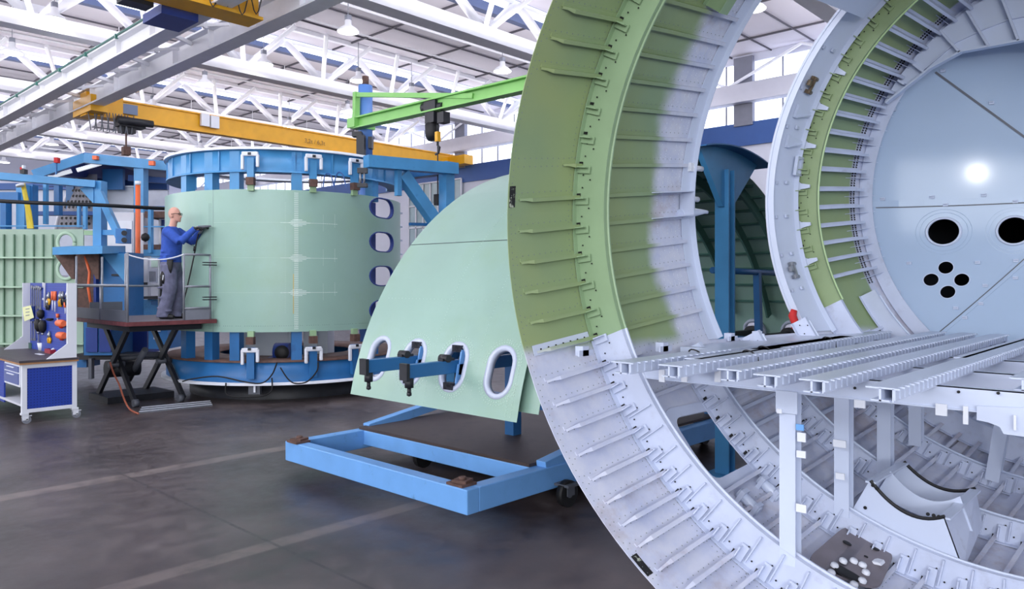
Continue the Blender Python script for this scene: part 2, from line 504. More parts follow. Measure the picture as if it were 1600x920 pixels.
for k in range(18):
    m = MB(); y = 8+2.9*k
    m.beam((7.65, y, EYE+6.48), (9.15, y+.9, EYE+6.5), .08, .1)
    m.beam((7.75, y+1.4, EYE+6.1), (9.0, y+1.4, EYE+6.45), .06, .08)
    m.box(8.35, 8.43, y+1.36, y+1.44, EYE+6.2, CH+.1)
    m.build('brace', M_roofwhite, tb)
# ------------------------------------------------------------------ hanging lamps
lamp = thing('high_bay_lamp', (0, 0, 0), 'round hanging lamp', 'lamp', 'round hanging hall lamps')
m = MB(); m.lathe((0, 0, 0), UP, [(.30, 0), (.32, .02), (.24, .1), (.1, .2), (.09, .34), (0, .36)], 20); shd = m.build('lamp_shade', M_roofwhite, lamp)
m = MB(); m.lathe((0, 0, 0), UP, [(.0, .012), (.29, .012)], 20); m.build('lamp_glass', M_lampglow, shd)
m = MB(); m.tube([(0, 0, .36), (0, 0, 1.42)], .012, 5); m.box(-.07, .07, -.07, .07, .34, .48); m.build('suspension', M_grey, lamp)
LP = [(85, 31, 'hanging lamp near the top left corner, beside the upper runway girder'), (19, 83, 'hanging lamp at the left picture edge under the roof'), (320, 132, 'hanging lamp just above the middle of the yellow crane girder'),
      (239, 168, 'hanging lamp just above the left part of the yellow crane girder'), (124, 211, 'hanging lamp below the yellow crane hoist'), (81, 226, 'small distant lamp left of the red beacon'),
      (40, 241, 'small distant lamp above the left blue beam'), (6, 254, 'faintest lamp at the far left edge'), (544, 50, 'large lamp hanging in open ceiling at top centre'), (412, 101, 'lamp hanging left of the large top centre one'),
      (785, 112, 'lamp hanging beside the green jib arm tip'), (643, 149, 'lamp behind the green tie of the jib'), (543, 175, 'lamp left of the blue jib mast'), (452, 199, 'lamp low over the long yellow crane'),
      (560, 127, 'lamp right beside the top of the blue jib mast'), (313, 233, 'lamp right above the rim of the round stand'), (1178, 15, 'lamp seen through the top of the door opening')]
for i, (px, py, l) in enumerate(LP):
    p = P(px, py, 7.3*FPX/(HOR-py)*(.985))
    if i == 0: lamp.location = p; lamp['label'] = l; c = lamp
    else: c = copy_thing(lamp, p, l)
# ------------------------------------------------------------------ long yellow crane
YC = 28.7
t = thing('overhead_crane', (17, YC, EYE+5.5), 'long yellow overhead travelling crane spanning behind the round stand', 'crane')
m = MB(); m.ibeam((9.4, YC, EYE+6.12), (26.3, YC, EYE+6.12), .36, .72, .05); m.box(9.5, 26.2, YC-.1, YC+.1, EYE+5.8, EYE+6.45); m.build('bridge_girder', M_yellow, t)
m = MB(); m.box(8.95, 9.5, YC-.9, YC+.9, EYE+5.8, EYE+6.35); m.box(9.0, 10.2, YC-.3, YC+.3, EYE+5.75, EYE+6.55); m.beam((9.1, YC-.5, EYE+6.5), (10.6, YC-.5, EYE+6.85), .2, .16); m.build('end_carriage', M_yellow, t)
m = MB(); m.box(25.9, 26.5, YC-1.3, YC+1.3, EYE+5.9, EYE+6.35); m.build('end_carriage', M_yellow, t)
m = MB(); m.box(10.0, 10.9, YC-.5, YC-.02, EYE+5.5, EYE+5.75); m.box(10.1, 10.6, YC-.4, YC-.05, EYE+5.3, EYE+5.5)
m.cyl((9.9, YC-.6, EYE+5.68), (11.1, YC-.6, EYE+5.68), .13); m.build('hoist', M_dark, t)
m = MB(); m.tube([(10.3, YC-.3, EYE+5.3), (10.3, YC-.3, EYE+4.75)], .03, 6); m.obox((10.3, YC-.3, EYE+4.65), (.12, 0, 0), (0, .12, 0), (0, 0, .15)); m.build('hook_block', M_rust, t)
m = MB(); m.box(PY(181, 180, YC-.2).x, PY(215, 180, YC-.2).x, YC-.22, YC-.17, EYE+6.0, EYE+6.35); m.build('plate', mat('plate_blue_grey', (110, 128, 158), .5), t)
m = MB(); m.box(PY(313, 190, YC-.2).x, PY(327, 190, YC-.2).x-.03, YC-.3, YC-.17, EYE+5.98, EYE+6.45); m.box(PY(327, 190, YC-.2).x+.03, PY(341, 190, YC-.2).x, YC-.3, YC-.17, EYE+5.96, EYE+6.43); m.build('junction_box', M_white, t)
m = MB()
for k in range(7):
    x = 9.0+.2*k
    m.tube([(x, YC-.45, EYE+5.9), (x+.1, YC-.45, EYE+5.2), (x+.22, YC-.45, EYE+5.25), (x+.3, YC-.45, EYE+5.9)], .02, 5)
m.build('festoon_cable', M_midgrey, t)
c = PY(492, 222, YC-.2)
text_mesh('3,2t / 6,3t', .26, Matrix.Translation((c.x, YC-.2, c.z)) @ Matrix.Rotation(PI/2, 4, 'X'), mat('letter_brown', (110, 78, 30), .6), t)
# crane at top left
YD = 16.0
t = thing('overhead_crane', (6, YD, EYE+5.4), 'yellow crane girder with dangling cables at the top left edge', 'crane')
m = MB(); m.box(1.5, 8.55, YD-.22, YD+.22, EYE+5.92, EYE+6.7); m.box(1.5, 8.6, YD-.34, YD+.34, EYE+5.87, EYE+5.94); m.build('bridge_girder', M_yellow, t)
m = MB()
for k in range(9):
    x = 5.6+.33*k; q = [(x+.33*j/6, YD-.38, EYE+6.55-.6*sin(PI*j/6)-.1*(k % 2)) for j in range(7)]
    m.tube(q, .014, 5)
m.tube([(5.2, YD-.38, EYE+6.6), (8.7, YD-.38, EYE+6.6)], .02, 6)
m.build('festoon_cable', M_dark, t)
m = MB(); m.box(6.7, 7.5, YD+.5, YD+1.5, EYE+5.75, EYE+5.95); m.build('end_carriage', M_navy, t)
m = MB(); m.box(5.9, 6.5, YD+.4, YD+.8, EYE+5.8, EYE+5.95); m.build('drive_motor', M_dark, t)
# ------------------------------------------------------------------ green jib crane on blue mast
b = P(571, 440, 16.2); mx, my = b.x, b.y
t = thing('jib_crane', (mx, my, 0), 'green jib crane arm on a tall blue mast behind the round stand', 'crane')
m = MB(); m.cyl((mx, my, 0), (mx, my, EYE+4.15), .13); m.cyl((mx, my, EYE+2.6), (mx, my, EYE+4.2), .15); m.build('mast', M_navy if False else mat('mast_blue', (92, 136, 208), .45, var=.03), t)
a = P(556, 193, 16.0); e = P(838, 128, 12.3)
m = MB(); m.ibeam(a, e, .2, .24, .03); m.build('arm', M_green, t)
m = MB(); top = P(557, 148, 16.0); k1 = P(740, 150, 13.35)
m.beam(top, k1, .07, .09); m.beam(a, top+Vector((0, 0, .05)), .1, .12); m.box(a.x-.14, mx+.14, min(a.y, my)-.14, max(a.y, my)+.1, a.z-.1, a.z+.1); m.build('tie_bar', M_green, t)
m = MB(); p = P(566, 225, 15.9); m.obox(p+Vector((-.1, -.1, -.1)), RIGHT*.08, VIEW*.1, UP*.25); m.obox(p+RIGHT*-.1+UP*.2, RIGHT*.1, VIEW*.1, UP*.05); m.obox(p+RIGHT*.18+UP*.02, RIGHT*.04, VIEW*.1, UP*.12); m.build('control_box', M_dark, t)
m = MB(); m.cyl((mx, my, EYE+4.2), (mx, my, EYE+4.4), .07); m.build('bearing_cap', M_rust, t)
h = P(677, 168, 14.2)
t = thing('electric_hoist', (h.x, h.y, h.z-.7), 'black electric chain hoist hanging from the green jib arm', 'hoist')
ad = (e-a).normalized(); ah = Vector((ad.x, ad.y, 0)).normalized()
m = MB(); m.obox(h+UP*.02, ah*.17, ah.cross(UP)*.1, UP*.09); m.cyl(h-ah*.28+UP*.03, h-ah*.1+UP*.03, .1, 14); m.cyl(h+ah*.1, h+ah*.3-UP*.03, .08, 14); m.build('trolley', M_dark, t)
m = MB()
for sx in (-.14, .14):
    m.beam(h+ah*sx-UP*.05, h+ah*sx-UP*.3, .03, .03)
m.beam(h-ah*.16-UP*.3, h+ah*.35-UP*.3, .03, .03); m.obox(h+ah*.3-UP*.24, ah*.09, ah.cross(UP)*.08, UP*.1); m.obox(h-UP*.2, ah*.13, ah.cross(UP)*.1, UP*.1); m.build('motor_frame', M_dark, t)
m = MB(); m.lathe(h-ah*.03-UP*.62, UP, [(0, 0), (.08, 0), (.13, .08), (.14, .3), (.09, .34)], 16); m.build('chain_bag', M_black, t)
hk = P(684, 222, 14.0)
m = MB(); m.tube([h+ah*.1-UP*.3, hk, hk-UP*1.15], .012, 5); m.tube([hk+UP*.1, hk-UP*.06, hk-UP*.1+ah*.05, hk-UP*.2+ah*.02, hk-UP*.22-ah*.06], .025, 6); m.build('chain', M_dark, t)
m = MB(); m.obox(hk+UP*.1, ah*.04, ah.cross(UP)*.04, UP*.09); m.build('hook_block', M_yellow, t)
m = MB(); m.obox(P(684, 312, 14.0), ah*.06, ah.cross(UP)*.05, UP*.1); m.build('pendant_control', M_black, t)
# ================================================================== FOREGROUND FUSELAGE SECTION
def Yc(X): return .705-.051*(X-2.8)
def Zc(X): return EYE+.314+.124*(X-2.8)-.007*(X-2.8)**2
RT = [(2.0, 2.03), (2.877, 2.013), (3.4, 1.99), (4.451, 1.934), (5.45, 1.905), (5.75, 1.82), (6.2, 1.70), (6.55, 1.645), (7.2, 1.5), (9.5, 1.0)]
def RS(X):
    for (a, ra_), (b, rb_) in zip(RT[:-1], RT[1:]):
        if X <= b: return ra_+(rb_-ra_)*(X-a)/(b-a)
    return 1.0
def S(X, ph, h=0.0):                   # point h metres inside the skin at station X, angle ph (degrees, 0 = left)
    r = RS(X)-h
    return Vector((X, Yc(X)+r*cos(R(ph)), Zc(X)+r*sin(R(ph))))
def SR(X, ph, r): return Vector((X, Yc(X)+r*cos(R(ph)), Zc(X)+r*sin(R(ph))))
def hit(px, py, h=0.0):                # (station, angle) where a sight line meets the skin
    v = ray(px, py); lo, hi = .5, 3.2
    def g(t):
        p = v*t; p.z += EYE
        return math.hypot(p.y-Yc(p.x), p.z-Zc(p.x))-(RS(p.x)-h)
    t = 1.0; tp = None
    while t < 12:
        p = v*t
        if p.x > 2.2 and g(t) > 0 and tp is not None and g(tp) <= 0: break
        tp = t; t += .01
    p = v*t; p.z += EYE
    return p.x, math.degrees(math.atan2(p.z-Zc(p.x), p.y-Yc(p.x)))
FZ = EYE-.37
X0, XD1, XD2, XB = 2.877, 4.451, 5.45, 6.55
fus = thing('fuselage_section', (X0, .7, 0), 'huge open fuselage barrel in the foreground, primed olive green above and white below', 'aircraft section')
def fus_material():
    m = bpy.data.materials.new('barrel_primer'); m.use_nodes = True
    nt = m.node_tree; b = nt.nodes['Principled BSDF']
    L = nt.links.new
    def math_(op, a, c=None, d=None):
        n = nt.nodes.new('ShaderNodeMath'); n.operation = op
        for i, v in enumerate((a, c, d)):
            if v is None: continue
            if isinstance(v, (int, float)): n.inputs[i].default_value = v
            else: L(v, n.inputs[i])
        return n.outputs[0]
    def ramp(v, a, c, f=0., t=1.):
        n = nt.nodes.new('ShaderNodeMapRange'); n.interpolation_type = 'SMOOTHSTEP'
        L(v, n.inputs[0]); n.inputs[1].default_value = a; n.inputs[2].default_value = c; n.inputs[3].default_value = f; n.inputs[4].default_value = t
        return n.outputs[0]
    tc = nt.nodes.new('ShaderNodeTexCoord')
    sep = nt.nodes.new('ShaderNodeSeparateXYZ'); L(tc.outputs['Object'], sep.inputs[0])
    def noise(s, d=6, r=.6):
        n = nt.nodes.new('ShaderNodeTexNoise'); n.inputs['Scale'].default_value = s; n.inputs['Detail'].default_value = d; n.inputs['Roughness'].default_value = r
        L(tc.outputs['Object'], n.inputs['Vector']); return n.outputs[0]
    n1, n2, n3 = noise(1.6), noise(7, 7, .65), noise(.9, 3)
    wob = math_('MULTIPLY', math_('SUBTRACT', n1, .5), .35)
    x = math_('ADD', sep.outputs[0], wob)
    z = math_('ADD', sep.outputs[2], math_('MULTIPLY', wob, .25))
    k1 = ramp(x, 1.13, 1.27, 1, 0)                         # front green field ends, soft sprayed edge
    k2 = math_('MULTIPLY', ramp(x, 2.74, 2.86), ramp(sep.outputs[0], 3.5, 3.53, 1, 0))
    k = math_('MULTIPLY', math_('MAXIMUM', k1, k2), ramp(z, FZ-.03, FZ+.05))
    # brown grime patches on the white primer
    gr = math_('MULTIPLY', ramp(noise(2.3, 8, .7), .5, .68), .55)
    g = nt.nodes.new('ShaderNodeValToRGB')
    g.color_ramp.elements[0].position = .32; g.color_ramp.elements[0].color = lin((130, 154, 120))+(1,)
    g.color_ramp.elements[1].position = .68; g.color_ramp.elements[1].color = lin((150, 165, 112))+(1,)
    L(n3, g.inputs[0])
    wr = nt.nodes.new('ShaderNodeValToRGB')
    wr.color_ramp.elements[0].position = .3; wr.color_ramp.elements[0].color = lin((186, 194, 220))+(1,)
    wr.color_ramp.elements[1].position = .62; wr.color_ramp.elements[1].color = lin((206, 210, 226))+(1,)
    L(n2, wr.inputs[0])
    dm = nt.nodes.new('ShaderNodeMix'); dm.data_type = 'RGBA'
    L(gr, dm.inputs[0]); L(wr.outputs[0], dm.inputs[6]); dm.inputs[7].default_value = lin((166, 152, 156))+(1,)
    mx = nt.nodes.new('ShaderNodeMix'); mx.data_type = 'RGBA'
    L(k, mx.inputs[0]); L(dm.outputs[2], mx.inputs[6]); L(g.outputs[0], mx.inputs[7])
    L(mx.outputs[2], b.inputs['Base Color'])
    L(ramp(n2, .3, .7, .38, .55), b.inputs['Roughness'])
    return m
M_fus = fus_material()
def frange(a, b, n): return [a+(b-a)*i/n for i in range(n+1)]
def skin_fn(X, ph, side): return S(X, ph, -.004*side)
TOP, BOT = 118, -150
PHF = -24.0
def phf(X): return math.degrees(math.asin((FZ-Zc(X))/RS(X)))
def up_fn(X, t, side): return skin_fn(X, phf(X)+(TOP-phf(X))*t, side)
# upper forward panel
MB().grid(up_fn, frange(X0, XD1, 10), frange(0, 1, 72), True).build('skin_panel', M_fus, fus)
# lower panel with the rounded service opening
hc = [hit(1049, 655), hit(1112, 641), hit(1176, 722), hit(1115, 753)]
def round_poly(c, f=.2, n=5):
    out = []; k = len(c)
    for i in range(k):
        p0, p, p1 = Vector(c[i-1]), Vector(c[i]), Vector(c[(i+1) % k])
        a, b = p+(p0-p)*f, p+(p1-p)*f
        for j in range(n+1):
            t = j/n; out.append(tuple(a*(1-t)**2+p*2*t*(1-t)+b*t*t))
    return out
hole = round_poly(hc)
out = [(x, BOT) for x in frange(X0, XB, 12)]+[(XB, p) for p in frange(BOT, phf(XB), 50)[1:]]+[(x, phf(x)) for x in frange(XB, X0, 30)[1:]]+[(X0, p) for p in frange(phf(X0), BOT, 50)[1:-1]]
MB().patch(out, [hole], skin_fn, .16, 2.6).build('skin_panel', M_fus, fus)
# aft upper panel, lintel over the door
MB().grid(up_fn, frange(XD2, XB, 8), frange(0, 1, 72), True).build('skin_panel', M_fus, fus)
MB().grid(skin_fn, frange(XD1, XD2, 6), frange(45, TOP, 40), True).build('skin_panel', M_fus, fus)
# unseen tail shell, added to block light; its dark colour paints the shade
MB().grid(lambda X, ph, s: S(X, ph, -.004*s), frange(XB, 9.5, 10), frange(-180, 180, 64), True).build('tail_light_blocker', mat('tail_shade_dark', (40, 42, 50), .8, var=.1), fus)
MB().lathe((9.5, Yc(9.5), Zc(9.5)), (1, 0, 0), [(1.0, 0), (.001, .02)], 32).build('tail_blocker_cap', mat('tail_shade_dark', (40, 42, 50)), fus)
# aft skin that closes the far side of the tail between door and bulkhead
MB().grid(skin_fn, frange(XD2, XB, 6), frange(TOP, 210, 30), True).build('skin_panel', M_lav, fus)

def frame(X, rf, a0, a1, m, name='frame', fl=.028, n=None, holes=False):
    n = n or int((a1-a0)/2.2)
    mb = MB()
    A = frange(a0, a1, n)
    mb.grid(lambda r, a, s: SR(X+.004*s, a, RS(X)-.002 if r else rf), [0, 1], A, True)
    mb.grid(lambda r, a, s: SR(X+(fl if r else -.004), a, rf-(.005 if s else 0)), [0, 1], A, True)
    mb.grid(lambda r, a, s: SR(X+(-.03 if r else 0), a, RS(X)-.004-(.004 if s else 0)), [0, 1], A, True)
    return mb.build(name, m, fus)
STR = [109, 104.5, 100, 95.5, 91, 86.5, 82, 77.5, 73, 68.5, 64, 59.5, 55, 50.4, 45.7, 41, 36.4, 31.7, 27.2, 22.7, 17.9, 13.1, 8.2, 3.0, -1.8, -6.6, -11.2, -15.8, -20.3,
       -24.9, -28.6, -32.5, -36.4, -40.3, -44.0, -47.6, -51, -54.9, -58.8, -62.7, -66.6, -70.5, -74.4, -78.3, -82.2, -86.1, -90, -94, -98, -102, -107, -112, -118, -124, -130]
M_fgreen = mat('frame_green', (142, 168, 132), .45, var=.05, scale=5)
f1 = frame(3.387, 1.794, -21, TOP, M_fgreen)
f1b = frame(3.387, 1.794, BOT, -21, M_lav)
for a0_, a1_, mm_ in ((-21, TOP, M_fgreen), (BOT, -21, M_lav)):
    mb = MB(); mb.tube([SR(3.387+.03, a, 1.788) for a in frange(a0_, a1_, 70)], .009, 6); mb.build('flange_bead', mm_, fus)
frame(4.03, 1.80, BOT, -27, M_lav); frame(4.71, 1.80, BOT, -28, M_lav); frame(5.40, 1.80, BOT, -28, M_lav)
frame(5.747, 1.662, -27, 150, M_greenst, fl=.03); frame(5.747, 1.662, BOT, -27, M_lav)
mb = MB(); mb.tube([SR(5.747+.03, a, 1.657) for a in frange(-27, 110, 70)], .009, 6); mb.build('flange_bead', mat('bead_green', (176, 204, 150), .4), fus)
frame(6.2, 1.58, BOT, -27, M_lav)
frame(4.03, 1.83, 37, TOP, M_fgreen); frame(4.40, 1.86, 45, TOP, M_lav, fl=.02)
for X, rf in ((4.03, 1.8), (4.71, 1.8), (5.40, 1.8), (6.2, 1.58)):
    mb = MB(); mb.tube([SR(X+.03, a, rf-.005) for a in frange(BOT, -29, 70)], .008, 6); mb.build('flange_bead', M_lav2, fus)
# shear clips at each stringer on the two big frames, with fastener heads
for X, rf, lo, hi in ((3.387, 1.794, -140, 110), (4.03, 1.8, -135, -30), (4.71, 1.8, -135, -30), (5.4, 1.8, -135, -30), (5.747, 1.662, -20, 110)):
    up, dn, ho = MB(), MB(), MB(); solo = X in (3.387, 5.747)
    for a in STR:
        if not lo <= a <= hi: continue
        mb = MB() if solo else (up if a > -20 else dn)
        p = SR(X-.012, a-.55, RS(X)-.055); t = (SR(X, a+.5, RS(X)-.05)-SR(X, a, RS(X)-.05)).normalized(); r = (SR(X, a, 1)-SR(X, a, 2)).normalized()
        mb.obox(p-t*.012, Vector((.004, 0, 0)), t*.02, r*.045)
        mb.obox(p+Vector((-.018, 0, 0)), Vector((.016, 0, 0)), t*.003, r*.035)
        if solo: mb.build('shear_clip', (M_fgreen if X < 5 else M_greenst) if a > -20 else M_lav, fus)
        ho.obox(SR(X-.005, a+.15, RS(X)-.025), Vector((.002, 0, 0)), t*.007, r*.012)
        for q in (1.3, 2.6, 3.4):
            pp = SR(X-.0055, a+q, RS(X)-.05-.05*(q == 2.6)); ho.cyl(pp, pp-Vector((.003, 0, 0)), .0045, 6)
    if up.v: up.build('shear_clips', M_fgreen if X < 5 else M_greenst, fus, kind='stuff')
    if dn.v: dn.build('shear_clips', M_lav, fus, kind='stuff')
    ho.build('fastener_holes', M_hole, fus, kind='stuff')
# lighter frame ribs across the web (stiffeners) on the under-floor frames
for X in (3.387, 4.03, 4.71, 5.4):
    mb = MB()
    for a in STR[31:51]:
        r = (SR(X, a, 1)-SR(X, a, 2)).normalized(); t = (SR(X, a+.5, 1)-SR(X, a, 1)).normalized()
        mb.obox(SR(X-.008, a-2, (RS(X)+1.8)/2-.01), Vector((.007, 0, 0)), t*.003, r*(RS(X)-1.8)*.42)
    mb.build('web_stiffeners', M_lav, fus, kind='stuff')

SEC = [(-.02, 0), (.002, 0), (.002, .029), (.02, .029), (.02, .034), (-.002, .034), (-.002, .004), (-.02, .004)]
def stringer(a, x0, x1, m, hs=1.0, taper0=.07, taper1=.07, hgt=None, name='stringer'):
    xs = [x0, x0+taper0*.5, x0+taper0]+frange(x0+taper0, x1-taper1, 6)[1:]+[x1-taper1*.5, x1]
    mb = MB(); vs = []; n = len(SEC)
    for i, x in enumerate(xs):
        k = .3 if i == 0 else (.62 if i == 1 else 1)
        if i == len(xs)-1: k = .35
        hh = (hgt(x) if hgt else 1)*hs
        r = RS(x)
        for s_, h in SEC:
            h2 = h*k*hh if h > .005 else h
            vs.append(SR(x, a-math.degrees(s_*(1 if h < .01 or k > .9 else .6)/r), r-.0005-h2))
    fs = [(i*n+j, i*n+(j+1) % n, (i+1)*n+(j+1) % n, (i+1)*n+j) for i in range(len(xs)-1) for j in range(n)]
    fs += [tuple(range(n))[::-1], tuple((len(xs)-1)*n+j for j in range(n))]
    mb.add(vs, fs)
    return mb.build(name, m, fus)
hx0, hx1 = min(p[0] for p in hole), max(p[0] for p in hole); hp0, hp1 = min(p[1] for p in hole), max(p[1] for p in hole)
cnt = 0
for a in STR:
    if a > 92 or a < -112: continue
    if a > PHF+1:
        if a in (17.9, 13.1): stringer(a, 3.42, XD1-.05, M_fus)
        elif a == 8.2: stringer(a, 3.26, XD1-.05, M_fus)
        else: stringer(a, 2.95, XD1-.05, M_fus)
        if a > 46: stringer(a, XD1+.02, XD2, M_lav)
        stringer(a, XD2+.28, XB-.06, M_lav, taper0=.05, taper1=.1, hgt=lambda x: 2.6 if x > 5.78 else 1.3, name='stringer')
    else:
        x_in = 2.95
        if hp0-1.5 < a < hp1+1.5:
            stringer(a, x_in, 3.42, M_fus, taper1=.02, hs=1.25); stringer(a, hx1+.06 if hx1 < 4.4 else 4.4, XB-.1, M_lav)
        elif a > -34:
            xe = next((x for x in frange(3.0, 6.4, 200) if phf(x) < a+1.2), XB-.1)
            if xe-x_in > .3: stringer(a, x_in, xe-.02, M_fus, hs=1.25)
        else: stringer(a, x_in, XB-.1, M_fus, hs=1.25)
# rivet rows beside the stringers
rv = MB()
for a in STR:
    if a > 60 or a < -100: continue
    for q in (-.35, .9):
        x = 2.93
        while x < 4.4:
            if hp0-2 < a < hp1+2 and x > 3.42: break
            if a > PHF and a in (17.9, 13.1) and x < 3.4: x += .035; continue
            c = S(x, a+q, .001); nrm = (S(x, a+q, 1)-c).normalized()
            rv.cyl(c, c+nrm*.0012, .0032, 5); x += .042
for X in (2.9, 3.33, 3.36):
    for k in range(170):
        a = -100+.95*k; c = S(X, a, .001); rv.cyl(c, c+(S(X, a, 1)-c).normalized()*.0012, .003, 5)
rv.build('rivets', mat('rivet_grey', (128, 138, 140), .5), fus, kind='stuff')
# white sprayed scribe lines and fastener grid near the door edge
rv = MB()
for k in range(900):
    x = random.choice((4.12, 4.17, 4.22, 4.26, 4.3, 4.34)); a = -23+95*random.random()
    c = S(x, a, .001); rv.cyl(c, c+(S(x, a, 1)-c).normalized()*.001, .0035, 5)
rv.build('rivets', mat('rivet_pale', (226, 232, 244), .4), fus, kind='stuff')
# perforated strap near the bulkhead: dark fastener slots between the fins
ho = MB()
for i in range(12, 29):
    a, b = STR[i], STR[i+1] if i+1 < len(STR) else STR[i]-4
    for k in range(6):
        for x in (6.41, 6.45):
            aa = a+(b-a)*(.16+.13*k); c = S(x, aa, .002)
            t = (S(x, aa+.5)-S(x, aa)).normalized(); r = (SR(x, aa, 1)-SR(x, aa, 2)).normalized()
            ho.obox(c, Vector((.012, 0, 0)), t*.006, r*.002)
ho.build('fastener_slots', M_hole, fus, kind='stuff')
# gusset fins where stringers meet the bulkhead
for i in range(12, 29):
    a = STR[i]-2.2
    mb = MB()
    t = (S(6.4, a+.5)-S(6.4, a)).normalized()
    mb.prism([S(6.32, a, 0), S(6.57, a, 0), S(6.57, a, .1), S(6.45, a, .05)], t*.004)
    mb.build('gusset', M_lav, fus)
# door surround: white box frame along both cut edges, sill clutter and lintel
mb = MB()
mb.grid(lambda X, a, s: S(X, max(a, phf(X)), .012+.004*s), frange(XD2-.005, XD2+.26, 4), frange(-33, 60, 50), True)
mb.grid(lambda r, a, s: SR(XD2+.004*s, a, RS(XD2)-.06*r), [0, 1], frange(-31.4, 60, 50), True)
mb.grid(lambda r, a, s: SR(XD2+.26+.004*s, a, RS(XD2+.26)-.012-.04*r), [0, 1], frange(-33, 60, 50), True)
mb.build('door_frame', M_lav2, fus)
mb = MB()
mb.grid(lambda X, a, s: S(X, max(a, phf(X)), .004+.004*s), frange(XD1-.09, XD1, 3), frange(-27, 60, 50), True)
mb.grid(lambda r, a, s: SR(XD1+.004*s, a, RS(XD1)+.004-.05*r), [0, 1], frange(-26.7, 60, 50), True)
mb.build('door_frame', M_lav2, fus)
mb = MB()
mb.grid(lambda X, a, s: SR(X, a, 1.78-.02*s), frange(XD1+.1, XD2+.1, 4), frange(45, 62, 8), True)
mb.grid(lambda X, r, s: SR(X, 45+.3*s, 1.78+.14*r), frange(XD1, XD2+.1, 4), [0, 1], True)
mb.build('door_lintel', M_lav2, fus)
# fillets running from the white door frame into every second stringer
for a in (31.7, 22.7, 13.1, 3.0, -6.6, -15.8):
    mb = MB()
    prof = [(1.83, -3.2), (1.83, 3.2), (1.80, 1.5), (1.77, .75), (1.70, .4), (1.70, -.4), (1.77, -.75), (1.80, -1.5)]
    mb.prism([SR(5.722, a+.6+d, r) for r, d in prof], (.012, 0, 0))
    mb.build('fillet_plate', M_lav2, fus)
# small door-frame fittings
for k, a in enumerate((36, 26.5, 17.5, 4.5, -3.5, -12.5, -21)):
    mb = MB()
    for x in (XD2+.07, XD2+.17):
        c = S(x, a, .02); t = (S(x, a+.5)-S(x, a)).normalized(); r = (SR(x, a, 1)-SR(x, a, 2)).normalized()
        mb.obox(c+r*.008, Vector((.02 if x > XD2+.1 else .008, 0, 0)), t*.012, r*.008)
        mb.obox(c+Vector((.03, 0, 0)), Vector((.03, 0, 0)), t*.004, r*.006)
    mb.build('hinge_fitting', M_lav, fus)
for a in (21.3, 14.3):            # pointed stop brackets
    mb = MB(); t = (S(5.6, a+.5)-S(5.6, a)).normalized(); r = (SR(5.6, a, 1)-SR(5.6, a, 2)).normalized()
    c = S(XD2+.1, a, .02)
    mb.prism([c-t*.045, c+t*.045, c+Vector((.17, 0, 0))+t*.018+r*.04, c+Vector((.17, 0, 0))-t*.018+r*.04], r*.02)
    mb.prism([c-t*.05, c+Vector((.17, 0, 0))+r*.045, c+Vector((.17, 0, 0))+r*.065, c-t*.05+r*.04], t*.006)
    mb.build('stop_bracket', M_lav2, fus)
mb = MB(); c = S(XD2+.24, 8.5, .03); t = (S(5.6, 9)-S(5.6, 8.5)).normalized(); r = (SR(5.6, 8.5, 1)-SR(5.6, 8.5, 2)).normalized()
for d in (-1, 1): mb.obox(c+Vector((.04*d, 0, 0))+r*.02, Vector((.012, 0, 0)), t*.07, r*.012); mb.obox(c+t*.062*d+r*.02, Vector((.05, 0, 0)), t*.01, r*.012)
mb.build('handle_loop', M_lav2, fus)
for a, lab in ((27.5, 'bronze latch'), (-16.5, 'steel latch')):
    mb = MB(); t = (S(5.6, a+.5)-S(5.6, a)).normalized(); r = (SR(5.6, a, 1)-SR(5.6, a, 2)).normalized(); c = S(XD2+.13, a, .03)
    for d in (-1, 1):
        mb.cyl(c+t*.05*d-Vector((.02, 0, 0))+r*.015, c+t*.05*d+Vector((.035, 0, 0))+r*.015, .016, 10)
        mb.obox(c+t*.05*d+r*.005, Vector((.028, 0, 0)), t*.014, r*.01)
    mb.obox(c+r*.02, Vector((.009, 0, 0)), t*.06, r*.009); mb.obox(c-Vector((.04, 0, 0))+t*.01+r*.01, Vector((.02, 0, 0)), t*.02, r*.012)
    mb.build('latch', mat('bronze_dark', (120, 104, 86), .4, metal=.5, var=.3, scale=30) if a > 0 else M_steel, fus, label=lab)
for a, X in ((7.6, XD1-.03), (1.6, XD1-.05)):
    mb = MB(); c = S(X, a, .01); mb.cyl(c, c+Vector((.13, -.02, 0)), .018, 10); mb.obox(c+Vector((.02, 0, 0)), (.03, 0, 0), (0, .02, 0), (0, 0, .028)); mb.build('hinge_peg', M_white, fus)
mb = MB(); c = S(XD1-.02, -1.2, .01)
mb.tube([c-Vector((.1, 0, .02)), c+Vector((.03, -.02, 0)), c+Vector((.16, -.03, .012)), c+Vector((.2, -.03, .012))], [.035, .03, .014, .012], 10); mb.build('hinge_arm', M_lav2, fus)
